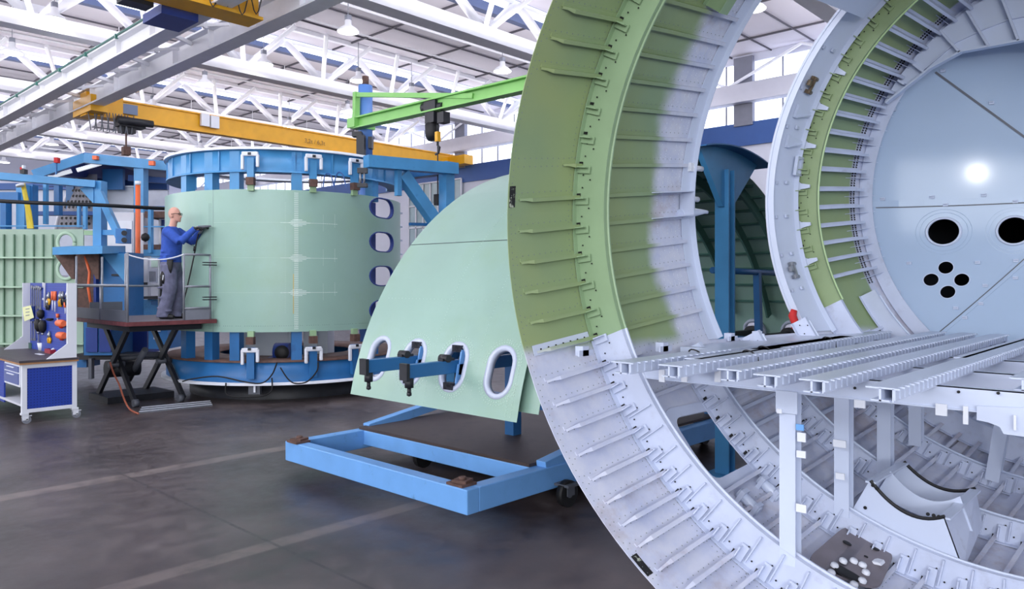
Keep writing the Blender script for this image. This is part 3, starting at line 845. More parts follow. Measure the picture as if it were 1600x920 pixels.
# intercostals and doublers on the forward panel
mb = MB(); mb.grid(lambda X, a, s: SR(X, a, 1.83-.004*s), frange(4.01, 4.10, 2), frange(37, TOP, 30), True)
mb.build('frame_cap', M_fgreen, fus)
mb = MB(); mb.grid(lambda r, a, s: SR(4.33+.004*s, a, RS(4.33)-.02-.1*r), [0, 1], frange(-1.8, 3, 4), True); mb.grid(lambda X, r, s: SR(X, -1.8-.2*s, RS(X)-.02-.1*r), frange(4.02, 4.33, 3), [0, 1], True); mb.grid(lambda X, r, s: SR(X, 3-.2*s, RS(X)-.02-.1*r), frange(4.02, 4.33, 3), [0, 1], True)
mb.build('intercostal', M_lav, fus)
mb = MB(); mb.grid(lambda X, a, s: S(X, a, .004+.003*s), frange(2.93, 3.35, 4), [-20.9, -19.3], True)
spl = mb.build('splice_strap', M_lav2, fus)
for k in range(7):
    c = S(2.98+.055*k, -20.1, .008); mb = MB(); mb.cyl(c, c-Vector((0, .004, 0)), .005, 8); mb.build('bolt', M_hole, spl)
# black sticker patches on the skin edge
for a, n_ in ((3.4, 'edge_sticker'), (-53.2, 'edge_sticker')):
    mb = MB(); mb.grid(lambda X, b, s: S(X, b, .001+.001*s), [2.885, 2.925], [a-1.6, a, a+1.6], True)
    mb.build(n_, mat('sticker_black', (28, 28, 30), .6, var=.1, stain=(170, 176, 160), stain_at=(.56, .6), stain_scale=25), fus, label='black torn sticker')
# hold frame doubler round the opening
def offs(poly, k):
    cx = sum(p[0] for p in poly)/len(poly); cy = sum(p[1] for p in poly)/len(poly)
    return [(cx+(p[0]-cx)*k, cy+(p[1]-cy)*k) for p in poly]
mb = MB(); mb.patch(offs(hole, 1.32), [hole], lambda X, a, s: S(X, a, .004+.004*s), .3, 6); mb.build('opening_doubler', M_lav, fus)
# ------------------------------------------------------------------ rear pressure bulkhead
BD = .62; BR = 1.643; bc = Vector((XB, Yc(XB), Zc(XB)))
bulk = thing('pressure_bulkhead', (XB, bc.y, bc.z-BR), 'domed white pressure bulkhead with round black holes closing the barrel', 'bulkhead')
def dome(y, z, s=0, h=0):
    q = (y*y+z*z)/BR**2
    return Vector((bc.x+BD*(1-q)**.9 if q < 1 else bc.x, bc.y+y, bc.z+z))+Vector((-h+.012*s, 0, 0))
def dhit(px, py):
    v = ray(px, py); t = 5.5
    while t < 9:
        p = v*t; p.z += EYE; y, z = p.y-bc.y, p.z-bc.z
        if p.x >= dome(y, z).x: break
        t += .004
    return (y, z)
M_dome = mat('bulkhead_paint', (168, 188, 214), .15, var=.02, scale=1, coat=.0)
circ = lambda c, r, n=28: [(c[0]+r*cos(2*PI*k/n), c[1]+r*sin(2*PI*k/n)) for k in range(n)]
holes_ = [(dhit(1475, 362), .105), (dhit(1585, 360), .105), (dhit(1478, 418), .05), (dhit(1455, 437), .05), (dhit(1503, 437), .05), (dhit(1481, 456), .05)]
MB().patch(circ((0, 0), BR*.999, 96), [circ(c, r) for c, r in holes_], lambda y, z, s: dome(y, z, s), .09, .09).build('dome', M_dome, bulk)
for c, r in holes_:
    n = 32; mb = MB()
    rr = [(r*.98, .0), (r*.98, .02), (r*1.1, .02), (r*1.16, .004)] if r > .08 else [(r*.97, 0), (r*.97, .004), (r*1.08, .004), (r*1.1, 0)]
    vs = [dome(c[0]+q*cos(2*PI*k/n), c[1]+q*sin(2*PI*k/n), 0, h) for q, h in rr for k in range(n)]
    mb.add(vs, [(i*n+k, i*n+(k+1) % n, (i+1)*n+(k+1) % n, (i+1)*n+k) for i in range(3) for k in range(n)], True)
    mb.build('hole_rim', M_lav2, bulk)
    if r > .08:
        for q in (1.5, 1.75):
            mb = MB(); mb.tube([dome(c[0]+r*q*cos(2*PI*k/n), c[1]+r*q*sin(2*PI*k/n), 0, .0) for k in range(n+1)], .0025, 5); mb.build('doubler_ring', M_dome, bulk)
def strap(a, b, wd, name, thick=.008, n=14, m=None):
    mb = MB(); a, b = Vector(a), Vector(b); d = (b-a).normalized(); s_ = Vector((-d.y, d.x))*wd/2
    vs = []
    for i in range(n+1):
        p = a+(b-a)*i/n
        for q, h in ((s_, -.002), (s_, thick), (-s_, thick), (-s_, -.002)): vs.append(dome(p.x+q.x, p.y+q.y, 0, h))
    mb.add(vs, [(i*4+j, i*4+(j+1) % 4, i*4+4+(j+1) % 4, i*4+4+j) for i in range(n) for j in range(4)]+[(3, 2, 1, 0), tuple(n*4+j for j in range(4))])
    return mb.build(name, m or M_dome, bulk)
a, b = dhit(1364, 319), dhit(1598, 311)
ext = lambda a, b, k: (a[0]+(b[0]-a[0])*k, a[1]+(b[1]-a[1])*k)
strap(a, ext(a, b, 2.4), .05, 'strap'); strap((a[0]-.02, a[1]-.03), ext((a[0], a[1]-.03), (b[0], b[1]-.03), 2.4), .008, 'seam_line', .004, m=M_midgrey)
c, d = dhit(1440, 542), dhit(1598, 407)
strap(c, ext(c, d, 1.8), .055, 'strap'); strap(ext(c, d, 0), ext(c, d, 1.8), .007, 'seam_line', .013, m=M_midgrey)
e_, f_ = dhit(1462, 113), dhit(1598, 212)
strap(e_, ext(e_, f_, 2.2), .016, 'seam_line', .006, m=M_midgrey)
for px, py in ((1380, 311), (1457, 308), (1538, 305), (1478, 320), (1587, 315), (1362, 330), (1374, 389), (1404, 456), (1421, 411), (1528, 410), (1540, 446), (1494, 481), (1533, 474), (1508, 496), (1588, 407), (1587, 434), (1355, 246), (1397, 172), (1474, 111), (1550, 161)):
    y, z = dhit(px, py); mb = MB(); p = dome(y, z, 0, 0)
    mb.obox(p-Vector((.01, 0, 0)), (.006, 0, 0), (0, .018, 0), (0, 0, .012)); mb.obox(p-Vector((.02, 0, -.006)), (.012, 0, 0), (0, .012, 0), (0, 0, .003)); mb.build('bracket', M_lav2, bulk)
# flanged rim ring
MB().grid(lambda r, a_, s: Vector((XB-.02-.01*s+.0*r, bc.y+(BR-.1*r)*cos(R(a_)), bc.z+(BR-.1*r)*sin(R(a_)))), [0, 1], frange(-180, 180, 120), True).build('rim_ring', M_lav, bulk)
# segmented crown reinforcement in front of the dome
XR = XB-.08
inner = [PX(*q, XR) for q in ((1386, 162), (1455, 108), (1503, 82), (1600, 64), (1700, 60), (1850, 78))]
outer = [PX(*q, XR) for q in ((1382, 158), (1403, 122), (1433, 86), (1470, 48), (1513, 14), (1560, -14), (1640, -50), (1760, -75), (1900, -90))]
crown = thing('crown_panel', (XR, bc.y, inner[0].z), 'segmented pale panel with radial ribs above the bulkhead dome', 'panel')
mb = MB(); mb.prism(inner+outer[::-1], (.02, 0, 0)); mb.build('panel', M_lav2, crown)
def barseg(px0, py0, px1, py1, wd=.016, dp=.05, nm='rib', m=M_lav):
    mb = MB(); mb.beam(PX(px0, py0, XR-dp/2), PX(px1, py1, XR-dp/2), wd, dp, up=(1, 0, 0)); return mb.build(nm, m, crown)
for q in ((1424, 98, 1444, 113), (1470, 49, 1500, 82), (1512, 18, 1546, 74), (1564, -8, 1592, 64), (1404, 126, 1414, 132), (1640, -40, 1660, 60)): barseg(*q)
barseg(1440, 112, 1494, 66, .008, .02); barseg(1494, 66, 1536, 46, .008, .02); barseg(1536, 46, 1578, 30, .008, .02); barseg(1578, 30, 1640, 18, .008, .02)
for i in range(len(inner)-1):
    mb = MB(); mb.beam(inner[i]-Vector((.02, 0, 0)), inner[i+1]-Vector((.02, 0, 0)), .014, .06, up=(1, 0, 0)); mb.build('edge_flange', M_lav2, crown)

# ------------------------------------------------------------------ cabin floor grid
TZ = EYE-.375            # top of the seat tracks
BZ = EYE-.42             # top of the cross beams
grid = thing('floor_grid', (4.5, 1, BZ-.1), 'white cabin floor grid of cross beams and posts inside the open barrel', 'floor frame')
def yskin(X, z): return Yc(X)+math.sqrt(max(.01, RS(X)**2-(z-Zc(X))**2))
for X in (3.42, 4.06, 4.74, 5.36, 5.78, 6.22):
    mb = MB(); y1 = yskin(X, BZ-.1)-.03; y0 = Yc(X)-1.75 if X < 6 else Yc(X)-1.5
    mb.box(X-.004, X+.004, y0, y1, BZ-.088, BZ); mb.box(X-.004, X+.045, y0, y1, BZ-.004, BZ); mb.box(X-.012, X+.045, y0, y1, BZ-.092, BZ-.086)
    mb.build('cross_beam', M_lav2, grid)
def post(X, Y, tilt=0.0, nm='post'):
    zb = Zc(X)-math.sqrt(1.8**2-(Y-tilt-Yc(X))**2)-.05
    mb = MB(); mb.ibeam((X+.03, Y-tilt, zb), (X+.03, Y, BZ-.09), .075, .07, .006, up=(1, 0, 0)); 
    mb.obox((X-.012, Y-.0, BZ-.13), (.004, 0, 0), (0, .05, 0), (0, 0, .05))
    o = mb.build(nm, M_lav2, grid); return o
for X in (3.42, 4.06, 4.74, 5.36): post(X-.03, 1.435 if X < 4 else 1.42)
post(4.72, .62, .18, 'brace'); post(5.36, .25, .25, 'brace'); post(5.36, .9, -.1, 'brace')
# clip plates on the first posts and under the first beam
def plate(px0, py0, px1, py1, X, nm='clip_plate', m=M_white):
    a, b = PX(px0, py0, X), PX(px1, py1, X)
    mb = MB(); mb.box(X-.004, X+.004, min(a.y, b.y), max(a.y, b.y), min(a.z, b.z), max(a.z, b.z)); return mb.build(nm, m, grid)
plate(1244, 662, 1256, 673, 3.37, m=M_lblue); plate(1246, 675, 1259, 691, 3.37); plate(1245, 703, 1259, 716, 3.37); plate(1244, 786, 1260, 802, 3.37); plate(1214, 638, 1222, 646, 3.37)
plate(1302, 686, 1322, 700, 3.95); plate(1306, 738, 1320, 750, 3.95)
plate(1335, 624, 1352, 638, 3.4); plate(1462, 630, 1480, 650, 3.4); plate(1505, 634, 1513, 663, 3.4)
pp = [PX(*q, 3.4) for q in ((1526, 634), (1526, 656), (1545, 660), (1562, 667), (1568, 678), (1660, 690), (1660, 640))]
mb = MB(); mb.prism(pp, (.008, 0, 0)); mb.build('beam_doubler', M_lav2, grid)
plate(1584, 648, 1588, 672, 3.385)
for q in ((1336, 606), (1498, 612), (1560, 614), (1562, 656)):
    mb = MB(); c = PX(*q, 3.412); mb.cyl(c, c-Vector((.006, 0, 0)), .006, 8); mb.build('bolt', M_hole, grid)
for q in ((1433, 607, 1439, 618), (1386, 604, 1392, 612)): 
    plate(q[0], q[1], q[2], q[3], 5.2)
for px in (1030, 1065, 1117): plate(px, 577, px+9, 597, 3.36)
# seat tracks: separate long rails laid over the beams
def track(x0, x1, y, nm, lab, wd=.055, h=.05, z=None, teeth=True, y1=None):
    wd *= 1.8
    z = TZ-h if z is None else z; y1 = y if y1 is None else y1
    t = thing(nm, (x0, y, z), lab, 'seat track', 'seat tracks laid over the cabin floor beams')
    L_ = x1-x0
    mb = MB(); d = Vector((L_, y1-y, 0)); L3 = lambda u, o, zz: Vector((x0, y, z))+d*u+Vector((0, o, zz))
    def bx(o0, o1, z0, z1, u0=0, u1=1):
        c = [L3(u, o, zz) for u in (u0, u1) for o in (o0, o1) for zz in (z0, z1)]
        mb.add(c, [(0, 1, 3, 2), (4, 6, 7, 5), (0, 4, 5, 1), (2, 3, 7, 6), (0, 2, 6, 4), (1, 5, 7, 3)])
    bx(-wd/2, wd/2, h-.006, h); bx(-.004, .004, 0, h-.004); bx(-wd*.32, wd*.32, 0, .005)
    bx(-wd/2+.004, -wd/2+.009, 0, h-.004)
    if teeth:
        n = int(L_/.06)
        for k in range(n):
            bx_u = (k+.2)/n
            mb.obox(L3(bx_u, -wd/2+.002, h*.55), (.010, 0, 0), (0, .003, 0), (0, 0, h*.42))
            mb.obox(L3(bx_u, -wd/2-.008, h-.004), (.014, 0, 0), (0, .008, 0), (0, 0, .003))
    mb.build('rail', M_lav2, t)
    return t
def yat(px, X): return PX(px, 500, X).y
XE = 6.35
T = [(2.9, 1268, 'seat track fifth from the left skin, starting beside the first post'), (3.0, 1137, 'seat track third from the left skin, smooth topped'), (2.93, 1195, 'seat track fourth from the left skin, with toothed side'),
     (2.86, 1375, 'seat track running nearest the right picture edge')]
for x0, px, lab in T: track(x0, XE, yat(px, x0), 'seat_track', lab)
track(2.93, 3.95, yat(970, 2.93), 'seat_track', 'short seat track lying along the left skin at the front', .06, .055, teeth=True)
track(2.97, 4.2, yat(1045, 2.97), 'seat_track', 'short seat track lying second from the left skin', .06, .055)
track(4.0, XE-.2, yat(970, 2.93)-.18, 'seat_track', 'seat track along the door sill at the back', .06, .06)
track(3.3, 5.4, 2.03-.16, 'seat_track', 'seat track behind the two short front ones', .05, .05)
track(3.5, 6.3, .55, 'seat_track', 'seat track at the far right crossing the picture edge', .05, .05)
track(4.25, 6.3, .93, 'seat_track', 'thin seat track between the two rightmost long ones', .03, .04)
# door sill plate and loose bits
mb = MB(); zz = FZ-.015
mb.prism([(XD1-.5, yskin(XD1, zz)-.02, zz), (XD2+.4, yskin(XD2, zz)-.02, zz), (XD2+.4, yskin(XD2, zz)-.26, zz), (XD1-.5, yskin(XD1, zz)-.3, zz)], (0, 0, -.03))
mb.build('sill_plate', M_lav2, grid)
for x, y in ((4.55, 2.33), (4.85, 2.28), (5.6, 2.2), (3.6, 2.25), (3.1, 2.42), (6.1, 2.0)):
    mb = MB(); mb.box(x, x+.05, y-.03, y+.02, zz, zz+.05); mb.box(x-.03, x+.09, y-.03, y-.02, zz, zz+.03); mb.build('sill_bracket', M_lav, grid)
# black ties round the rails
for i, (x, y, lab) in enumerate(((3.6, yat(970, 2.93), 'black tie round the left short rail'), (4.05, yat(970, 2.93)-.18, 'black tie near the door sill front'), (5.0, yat(970, 2.93)-.18, 'black tie near the far end of the sill'), (3.75, yat(1045, 2.97), 'black tie round the second short rail'))):
    mb = MB(); n = 18
    mb.tube([Vector((x+.01*sin(k), y+.042*cos(2*PI*k/n), TZ-.025+.04*sin(2*PI*k/n))) for k in range(n+1)]+[Vector((x+.02, y-.05, TZ-.02)), Vector((x+.02, y-.055, TZ-.09))], .004, 5)
    top_mesh('cable_tie', mb, M_black, lab, 'cable tie', 'black ties round the seat tracks')
# red cloth at the sill
c = PX(1241, 514, 5.43)
mb = MB(); mb.tube([c+Vector((0, 0, 0)), c+Vector((.01, .0, .05)), c+Vector((-.01, .01, .1)), c+Vector((0, 0, .14))], [.02, .028, .03, .022], 9)
mb.tube([c+Vector((.02, -.03, 0)), c+Vector((.0, -.02, .04)), c+Vector((.0, -.01, .08))], [.025, .02, .012], 8)
top_mesh('red_rag', mb, M_red, 'red rag hanging at the foot of the white door frame', 'rag')

# ------------------------------------------------------------------ saddle cradle under the floor
crd = thing('tank_saddle', PX(1420, 890, 4.1), 'white curved saddle cradle standing on the frames under the floor', 'saddle cradle')
def saddle(X, p0, p1, sag, foot0, foot1, rubber):
    A, B = PX(*p0, X), PX(*p1, X); F0, F1 = PX(*foot0, X), PX(*foot1, X)
    arc = [A+(B-A)*k/14+Vector((0, 0, -sag*4*(k/14)*(1-k/14))) for k in range(15)]
    bot = [F1+(F0-F1)*k/8+Vector((0, 0, -.03*4*(k/8)*(1-k/8))) for k in range(9)]
    mb = MB(); mb.prism(arc+bot, (.006, 0, 0)); mb.build('saddle_plate', M_lav2, crd)
    if rubber:
        mb = MB(); mb.tube([p+Vector((.003, 0, .004)) for p in arc], .009, 6); mb.build('rubber_edge', M_black, crd)
    return A, B, F0, F1
A0 = saddle(4.08, (1360, 752), (1476, 808), .075, (1334, 796), (1506, 890), True)
saddle(4.32, (1391, 736), (1500, 775), .08, (1370, 770), (1520, 830), False)
A2 = saddle(4.58, (1412, 722), (1524, 764), .07, (1385, 760), (1535, 820), True)
for i, j in ((0, 2), (1, 3)):
    mb = MB(); a, b, c_, d_ = A0[i], A2[i], A2[j], A0[j]
    mb.prism([a, b, c_, d_], (0, .006, 0)); mb.build('side_plate', M_lav, crd)
    mb = MB(); mb.beam(a+Vector((0, 0, -.005)), b+Vector((0, 0, -.005)), .05, .01); mb.build('top_flange', M_lav2, crd)
for q in ((1364, 758), (1370, 763), (1450, 803), (1459, 805), (1467, 807), (1352, 793)):
    mb = MB(); c = PX(*q, 4.078); mb.cyl(c, c-Vector((.004, 0, 0)), .009, 8); mb.build('bolt', M_hole, crd)
# ------------------------------------------------------------------ service hatch plate on the lower skin
hq = [hit(*q, .058) for q in ((1322, 822), (1397, 868), (1372, 925), (1255, 880))]
ht = thing('hatch_plate', S(*hit(1330, 880), .058), 'brown grey rounded hatch plate with a ring of white pads between the lower frames', 'hatch')
mb = MB(); mb.patch(round_poly(hq, .22), [], lambda X, a, s: S(X, a, .058+.012*s), .1, 2.5); mb.build('plate', mat('hatch_brown_grey', (118, 112, 120), .45, var=.12, scale=6), ht)
def spot(px, py, r, nm, m, h=.0705, th=.012, par=ht):
    q = hit(px, py, h); mb = MB(); c = S(q[0], q[1], h); nrm = (S(q[0], q[1], 1)-c).normalized()
    mb.lathe(c, nrm, [(r, 0), (r, th*.6), (r*.7, th), (0.0005, th)], 16); return mb.build(nm, m, par)
spot(1325, 897, .066, 'opening', M_hole, th=.004); spot(1367, 857, .022, 'opening', M_hole, th=.003); spot(1323, 850, .022, 'opening', M_hole, th=.003); spot(1353, 870, .01, 'opening', M_hole, th=.003)
for k in range(10):
    a = 2*PI*k/10; spot(1325+27*cos(a), 897+20*sin(a), .019, 'pad', M_white, th=.018)
q = hit(1372, 880, .0705); mb = MB(); c = S(*q, .073); mb.obox(c, (.03, 0, 0), (0, .018, 0), (0, .004, .006)); mb.build('label_plate', M_white, ht)
# actuator clusters on the skin between the first two frames
for (px, py, lab) in ((1168, 787, 'small white valve unit left, on the lower skin behind the frame'), (1200, 765, 'small white valve unit right, on the lower skin behind the frame')):
    q = hit(px, py, .02); c = S(*q, .03); t = thing('valve_unit', c, lab, 'valve', 'white valve units on the lower skin')
    tt = (S(q[0], q[1]+1)-S(q[0], q[1])).normalized()
    mb = MB(); mb.cyl(c-tt*.07, c+tt*.07, .028, 12); mb.build('body', M_lav2, t)
    mb = MB(); mb.obox(c-tt*.05, (.03, 0, 0), tt*.012, (0, -.02, .03)); mb.obox(c+tt*.045, (.03, 0, 0), tt*.012, (0, -.02, .03)); mb.build('bracket', M_lav, t)
# ================================================================== HALF BARREL OVER THE DOLLY
HX, HZ, HR, HY0, HY1 = 6.975, EYE-1.62, 2.93, 3.78, 5.876
def H(a, Y, h=0.0): return Vector((HX-(HR-h)*cos(R(a)), Y, HZ+(HR-h)*sin(R(a))))
half = thing('half_barrel', (HX, HY0, HZ+.5), 'mint green half barrel skin with four oval window cut-outs above the blue dolly', 'aircraft section')
WA, WYS = 18.4, (5.58, 5.087, 4.566, 4.04)
def oval(cu, cv, ru, rv_, su, sv, n=10):    # stadium: ru/rv radii, v long
    out = []
    for k in range(n+1): a = PI*k/n; out.append((cu+ru*cos(a), cv+sv+rv_*sin(a)))
    for k in range(n+1): a = PI+PI*k/n; out.append((cu+ru*cos(a), cv-sv+rv_*sin(a)))
    return out
def hfn(Y, a, s): return H(a, Y, .004*s)
wins = [oval(y, WA, .118, 2.2, 0, 1.25) for y in WYS]
MB().patch([(HY0, 11.4), (HY1, 11.4), (HY1, 60), (HY0, 60)], wins, hfn, .3, 3).build('skin_panel', M_skin2, half)
MB().grid(hfn, frange(HY0, HY1, 4), frange(60, 120, 30), True).build('skin_panel', M_skin2, half)
MB().patch([(HY0, 120), (HY1, 120), (HY1, 168.6), (HY0, 168.6)], [oval(y, 180-WA, .118, 2.2, 0, 1.25) for y in WYS], hfn, .3, 3).build('skin_panel', M_skin2, half)
for wa in (WA, 180-WA):
    for y in WYS:
        o_, i_ = oval(y, wa, .155, 2.95, 0, 1.25), oval(y, wa, .116, 2.15, 0, 1.25); n = len(o_)
        mb = MB(); L4 = [[H(a, Y, h) for Y, a in lp] for lp, h in ((o_, -.004), (i_, -.006), (i_, .05), (o_, .05))]
        vs = [p for l in L4 for p in l]
        mb.add(vs, [(q*n+k, q*n+(k+1) % n, ((q+1) % 4)*n+(k+1) % n, ((q+1) % 4)*n+k) for q in range(4) for k in range(n)], True)
        mb.build('window_frame', M_lav2, half)
# seams, rivet rows
mb = MB(); mb.grid(lambda Y, a, s: H(a, Y, -.0015), frange(HY0, HY1, 4), [42.6, 42.75], True); mb.build('skin_seam', M_midgrey, half)
rv = MB()
def hr(Y, a, r=.0045):
    c = H(a, Y, -.0005); n_ = (c-Vector((HX, Y, HZ))).normalized(); rv.cyl(c, c+n_*.002, r, 5)
for y in WYS:
    for k in range(44):
        t = 2*PI*k/44; sv = 1.25 if sin(t) >= 0 else -1.25
        for q in (1.14, 1.3):
            if y < 5.5: hr(y+.155*q*cos(t), WA+sv+2.95*q*sin(t))
for k in range(70): hr(4.3, 12+.6*k, .0035); hr(4.85, 12+.6*k, .0035); hr(3.85, 12+.45*k, .004); hr(3.9, 12+.45*k, .004)
for k in range(36): hr(3.98+.05*k, 30, .003)
rv.build('rivets', mat('rivet_mint_pale', (198, 222, 210), .4), half, kind='stuff')
for Y in (3.95, 4.3, 4.82, 5.33, 5.8):
    mb = MB()
    mb.grid(lambda r, a, s: Vector((HX-r*cos(R(a)), Y+.004*s, HZ+r*sin(R(a)))), [HR-.12, HR-.006], frange(24, 156, 60), True)
    mb.grid(lambda y, a, s: H(a, Y+y, .12-.004*s), [0, .03], frange(24, 156, 60), True)
    mb.build('frame', M_teal, half)
for k in range(26):
    a = 27+5*k
    if 84 < a < 96: pass
    mb = MB(); c0, c1 = H(a, HY0+.03, .018), H(a, HY1-.03, .018); up = (c0-Vector((HX, c0.y, HZ))).normalized()
    mb.beam(c0, c1, .008, .034, up=up); mb.beam(c0-up*.015, c1-up*.015, .03, .004, up=up)
    mb.build('stringer', M_teal, half)
# inner second skin sheet poking out at the near end
mb = MB(); mb.grid(lambda Y, a, s: H(a, Y, .07+.004*s), [HY0-.14, HY0+.1], frange(13, 32, 12), True); mb.build('inner_sheet', M_skin2, half)
# clamp arms through two windows
for (y, lab) in ((5.087, 'blue clamp arm sticking out of the second window from the left'), (4.566, 'blue clamp arm sticking out of the third window from the left')):
    z = EYE-.69; x1 = 5.6
    t = thing('clamp_arm', (4.2, y, z), lab, 'clamp arm', 'blue clamp arms in the windows')
    mb = MB(); mb.box(3.7, x1, y-.035, y+.035, z-.055, z+.05); mb.build('arm', M_blue2, t, bevel=.006)
    mb = MB(); mb.box(3.67, 3.7, y-.045, y+.045, z-.07, z+.06); mb.build('end_plate', M_dark, t)
    mb = MB(); mb.cyl((3.73, y, z-.055), (3.73, y, z-.13), .035, 12); mb.cyl((3.73, y, z-.13), (3.73, y, z-.18), .016, 10); mb.lathe((3.73, y, z-.2), UP, [(0, 0), (.02, .01), (.02, .03), (0, .04)], 10); mb.build('foot_screw', M_dark, t)
    mb = MB(); mb.cyl((4.1, y-.05, z+.07), (4.1, y+.05, z+.07), .032, 10); mb.box(4.05, 4.18, y-.03, y+.03, z+.04, z+.07); mb.build('pivot', M_dark, t)
    mb = MB()
    for s_ in (-1, 1):
        pts = [H(WA+4.0*s_*q, y+.07*s_*0, .04+.02*q) for q in (.2, .5, .8)]
        mb.tube([Vector((4.22, y-.02, z))]+[p+Vector((0, -.02, 0)) for p in pts[1:]], [.02, .022, .03], 8)
        mb.obox(H(WA+3.1*s_, y, .01), (.03, 0, 0), (0, .055, 0), (0, 0, .028))
    mb.build('clamp_jaw', mat('worn_black_steel', (60, 62, 72), .3, metal=.7, var=.4, scale=30), t)
    mb = MB()
    for s_ in (-1, 1): mb.obox(H(WA+1.2*s_, y-.055, .06), (.06, 0, 0), (0, .008, 0), (.02, 0, .1))
    mb.build('clamp_strut', M_lblue, t)
# blue support structure inside the half barrel, with saddle head at the open end
sp = thing('support_column', (7.0, 3.62, 0), 'blue column with flared saddle head holding up the half barrel, seen through the door opening', 'support column')
mb = MB(); x, y = 7.03, 3.62
mb.ibeam((x, y, 0.0), (x, y, EYE+1.12), .15, .14, .02, up=(1, 0, 0)); mb.box(x-.2, x+.2, y-.15, y+.15, 0, .03); mb.build('column', M_blue, sp)
mb = MB(); tp_ = [H(a, y-.0, -.02) for a in (80, 83, 86, 90, 93, 97, 101, 104)]
mb.prism([tp_[i]+Vector((0, -.03, 0)) for i in range(8)]+[Vector((x+.1, y-.03, EYE+.75)), Vector((x-.1, y-.03, EYE+.75))], (0, .06, 0)); mb.build('flared_head', M_blue, sp)
mb = MB(); mb.grid(lambda a, Y, s: H(a, Y, -.02-.012*s), frange(78, 106, 12), [y-.16, y+.2], True); mb.build('saddle_plate', M_blue2, sp)
sp2 = thing('jig_frame', (5.8, 4.8, .4), 'blue jig frame standing on the dolly under the half barrel', 'jig')
for yy in (4.4, 5.3):
    for xx in (5.7, 8.2): mb = MB(); mb.beam((xx, yy, .38), (xx, yy, EYE-.6), .12, .12); mb.build('post', M_blue2, sp2)
mb = MB()
for zz in (EYE-.69, EYE-1.2): mb.beam((5.62, 3.95, zz), (5.62, 5.7, zz), .1, .1); mb.beam((8.3, 3.95, zz), (8.3, 5.7, zz), .1, .1)
mb.beam((5.62, 4.8, EYE-.69), (8.3, 4.8, EYE-.69), .1, .1); mb.build('rail', M_blue2, sp2)
mb = MB()
for yy, xx in ((4.04, 9.55), (4.566, 9.6), (5.087, 9.6)):
    mb.beam((8.3, yy, EYE-.69), (xx, yy, EYE-.69), .08, .09); mb.cyl((xx-.02, yy, EYE-.69), (xx+.06, yy, EYE-.69), .1, 16)
mb.build('clamp_arm', M_dark, sp2)
mb = MB(); mb.cyl((8.7, 3.85, EYE+.1), (9.2, 3.85, EYE+.1), .03, 10); mb.cyl((7.2, 3.85, EYE+.12), (9.0, 3.85, EYE+.1), .035, 10); mb.beam((8.25, 3.85, EYE+.1), (8.35, 3.85, .4), .07, .07)
mb.build('strut', M_blue2, sp2)

# ================================================================== LIGHT BLUE DOLLY
dol = thing('transport_dolly', (6, 5.5, 0), 'light blue steel dolly with dark plywood deck under the half barrel', 'dolly')
def dbeam(name, *a):
    mb = MB(); mb.box(*a); return mb.build(name, M_lblue, dol, bevel=.008)
DB, DT = .155, .35
dbeam('front_beam', 4.0, 4.13, 4.2, 6.85, DB, DT); dbeam('side_beam', 4.13, 8.7, 4.2, 4.33, DB, DT); dbeam('side_beam', 4.13, 8.7, 6.72, 6.85, DB, DT)
dbeam('cross_beam', 4.86, 4.96, 4.33, 6.72, DB+.04, DT); dbeam('cross_beam', 8.57, 8.7, 4.33, 6.72, DB, DT)
mb = MB(); mb.box(4.86, 8.6, 4.33, 6.8, DT+.002, DT+.03); mb.build('deck', M_wood, dol)
for yy in (4.27, 6.79):
    mb = MB(); mb.beam((4.95, yy, DT-.0), (6.5, yy, DT+.22), .11, .1); mb.beam((6.45, yy, DT), (6.45, yy, DT+.25), .1, .1); mb.build('raker_beam', M_lblue, dol, bevel=.006)
for (xx, yy) in ((4.07, 6.7), (4.1, 4.36)):
    mb = MB(); mb.box(xx-.09, xx+.07, yy-.09, yy+.09, DT, DT+.02); mb.obox((xx, yy, DT+.03), (.06, .02, 0), (-.02, .06, 0), (0, 0, .01)); mb.cyl((xx, yy, DT+.03), (xx, yy, DT+.06), .03, 8); mb.build('corner_pad', M_rust, dol)
for (xx, yy) in ((5.17, 6.1), (5.12, 4.12), (8.2, 6.3), (8.2, 4.5)):
    mb = MB(); mb.cyl((xx, yy-.03, .115), (xx, yy+.03, .115), .115, 20); wl = mb
    mb = MB(); mb.cyl((xx, yy-.036, .115), (xx, yy+.036, .115), .035, 12); mb.box(xx-.05, xx+.05, yy-.045, yy-.037, .1, DB+.05); mb.box(xx-.05, xx+.05, yy+.037, yy+.045, .1, DB+.05); mb.box(xx-.08, xx+.08, yy-.08, yy+.08, DB+.03, DB+.05); fk = mb.build('caster_fork', M_midgrey, dol); wl.build('wheel', M_black, fk)

# ================================================================== ROUND ASSEMBLY STAND WITH VERTICAL BARREL SKIN
C0 = Vector((7.5, 12.75, 0)); vd = C0.normalized(); rd = Vector((vd.y, -vd.x, 0))
def CY(b, r, z): return C0-vd*(r*cos(R(b)))+rd*(r*sin(R(b)))+Vector((0, 0, z))
def bet(px, r=2.1):
    best = None
    for k in range(-890, 890):
        p = CY(k/10, r, 0); d = p.dot(VIEW); x = 800+FPX*p.dot(RIGHT)/d
        if best is None or abs(x-px) < best[0]: best = (abs(x-px), k/10)
    return best[1]
st = thing('round_stand', (C0.x, C0.y, 0), 'bright blue round assembly stand with ring beams above and below the green skin', 'assembly stand')
def ring(r0, r1, z0, z1, b0=-180, b1=180, n=90):
    mb = MB(); mb.grid(lambda q, b, s: CY(b, (r0, r0, r1, r1)[q] , (z0, z1, z1, z0)[q]), [0, 1, 2, 3], frange(b0, b1, n))
    mb.grid(lambda q, b, s: CY(b, (r1, r0)[q], z0), [0, 1], frange(b0, b1, n)); return mb
Z = lambda dz: EYE+dz
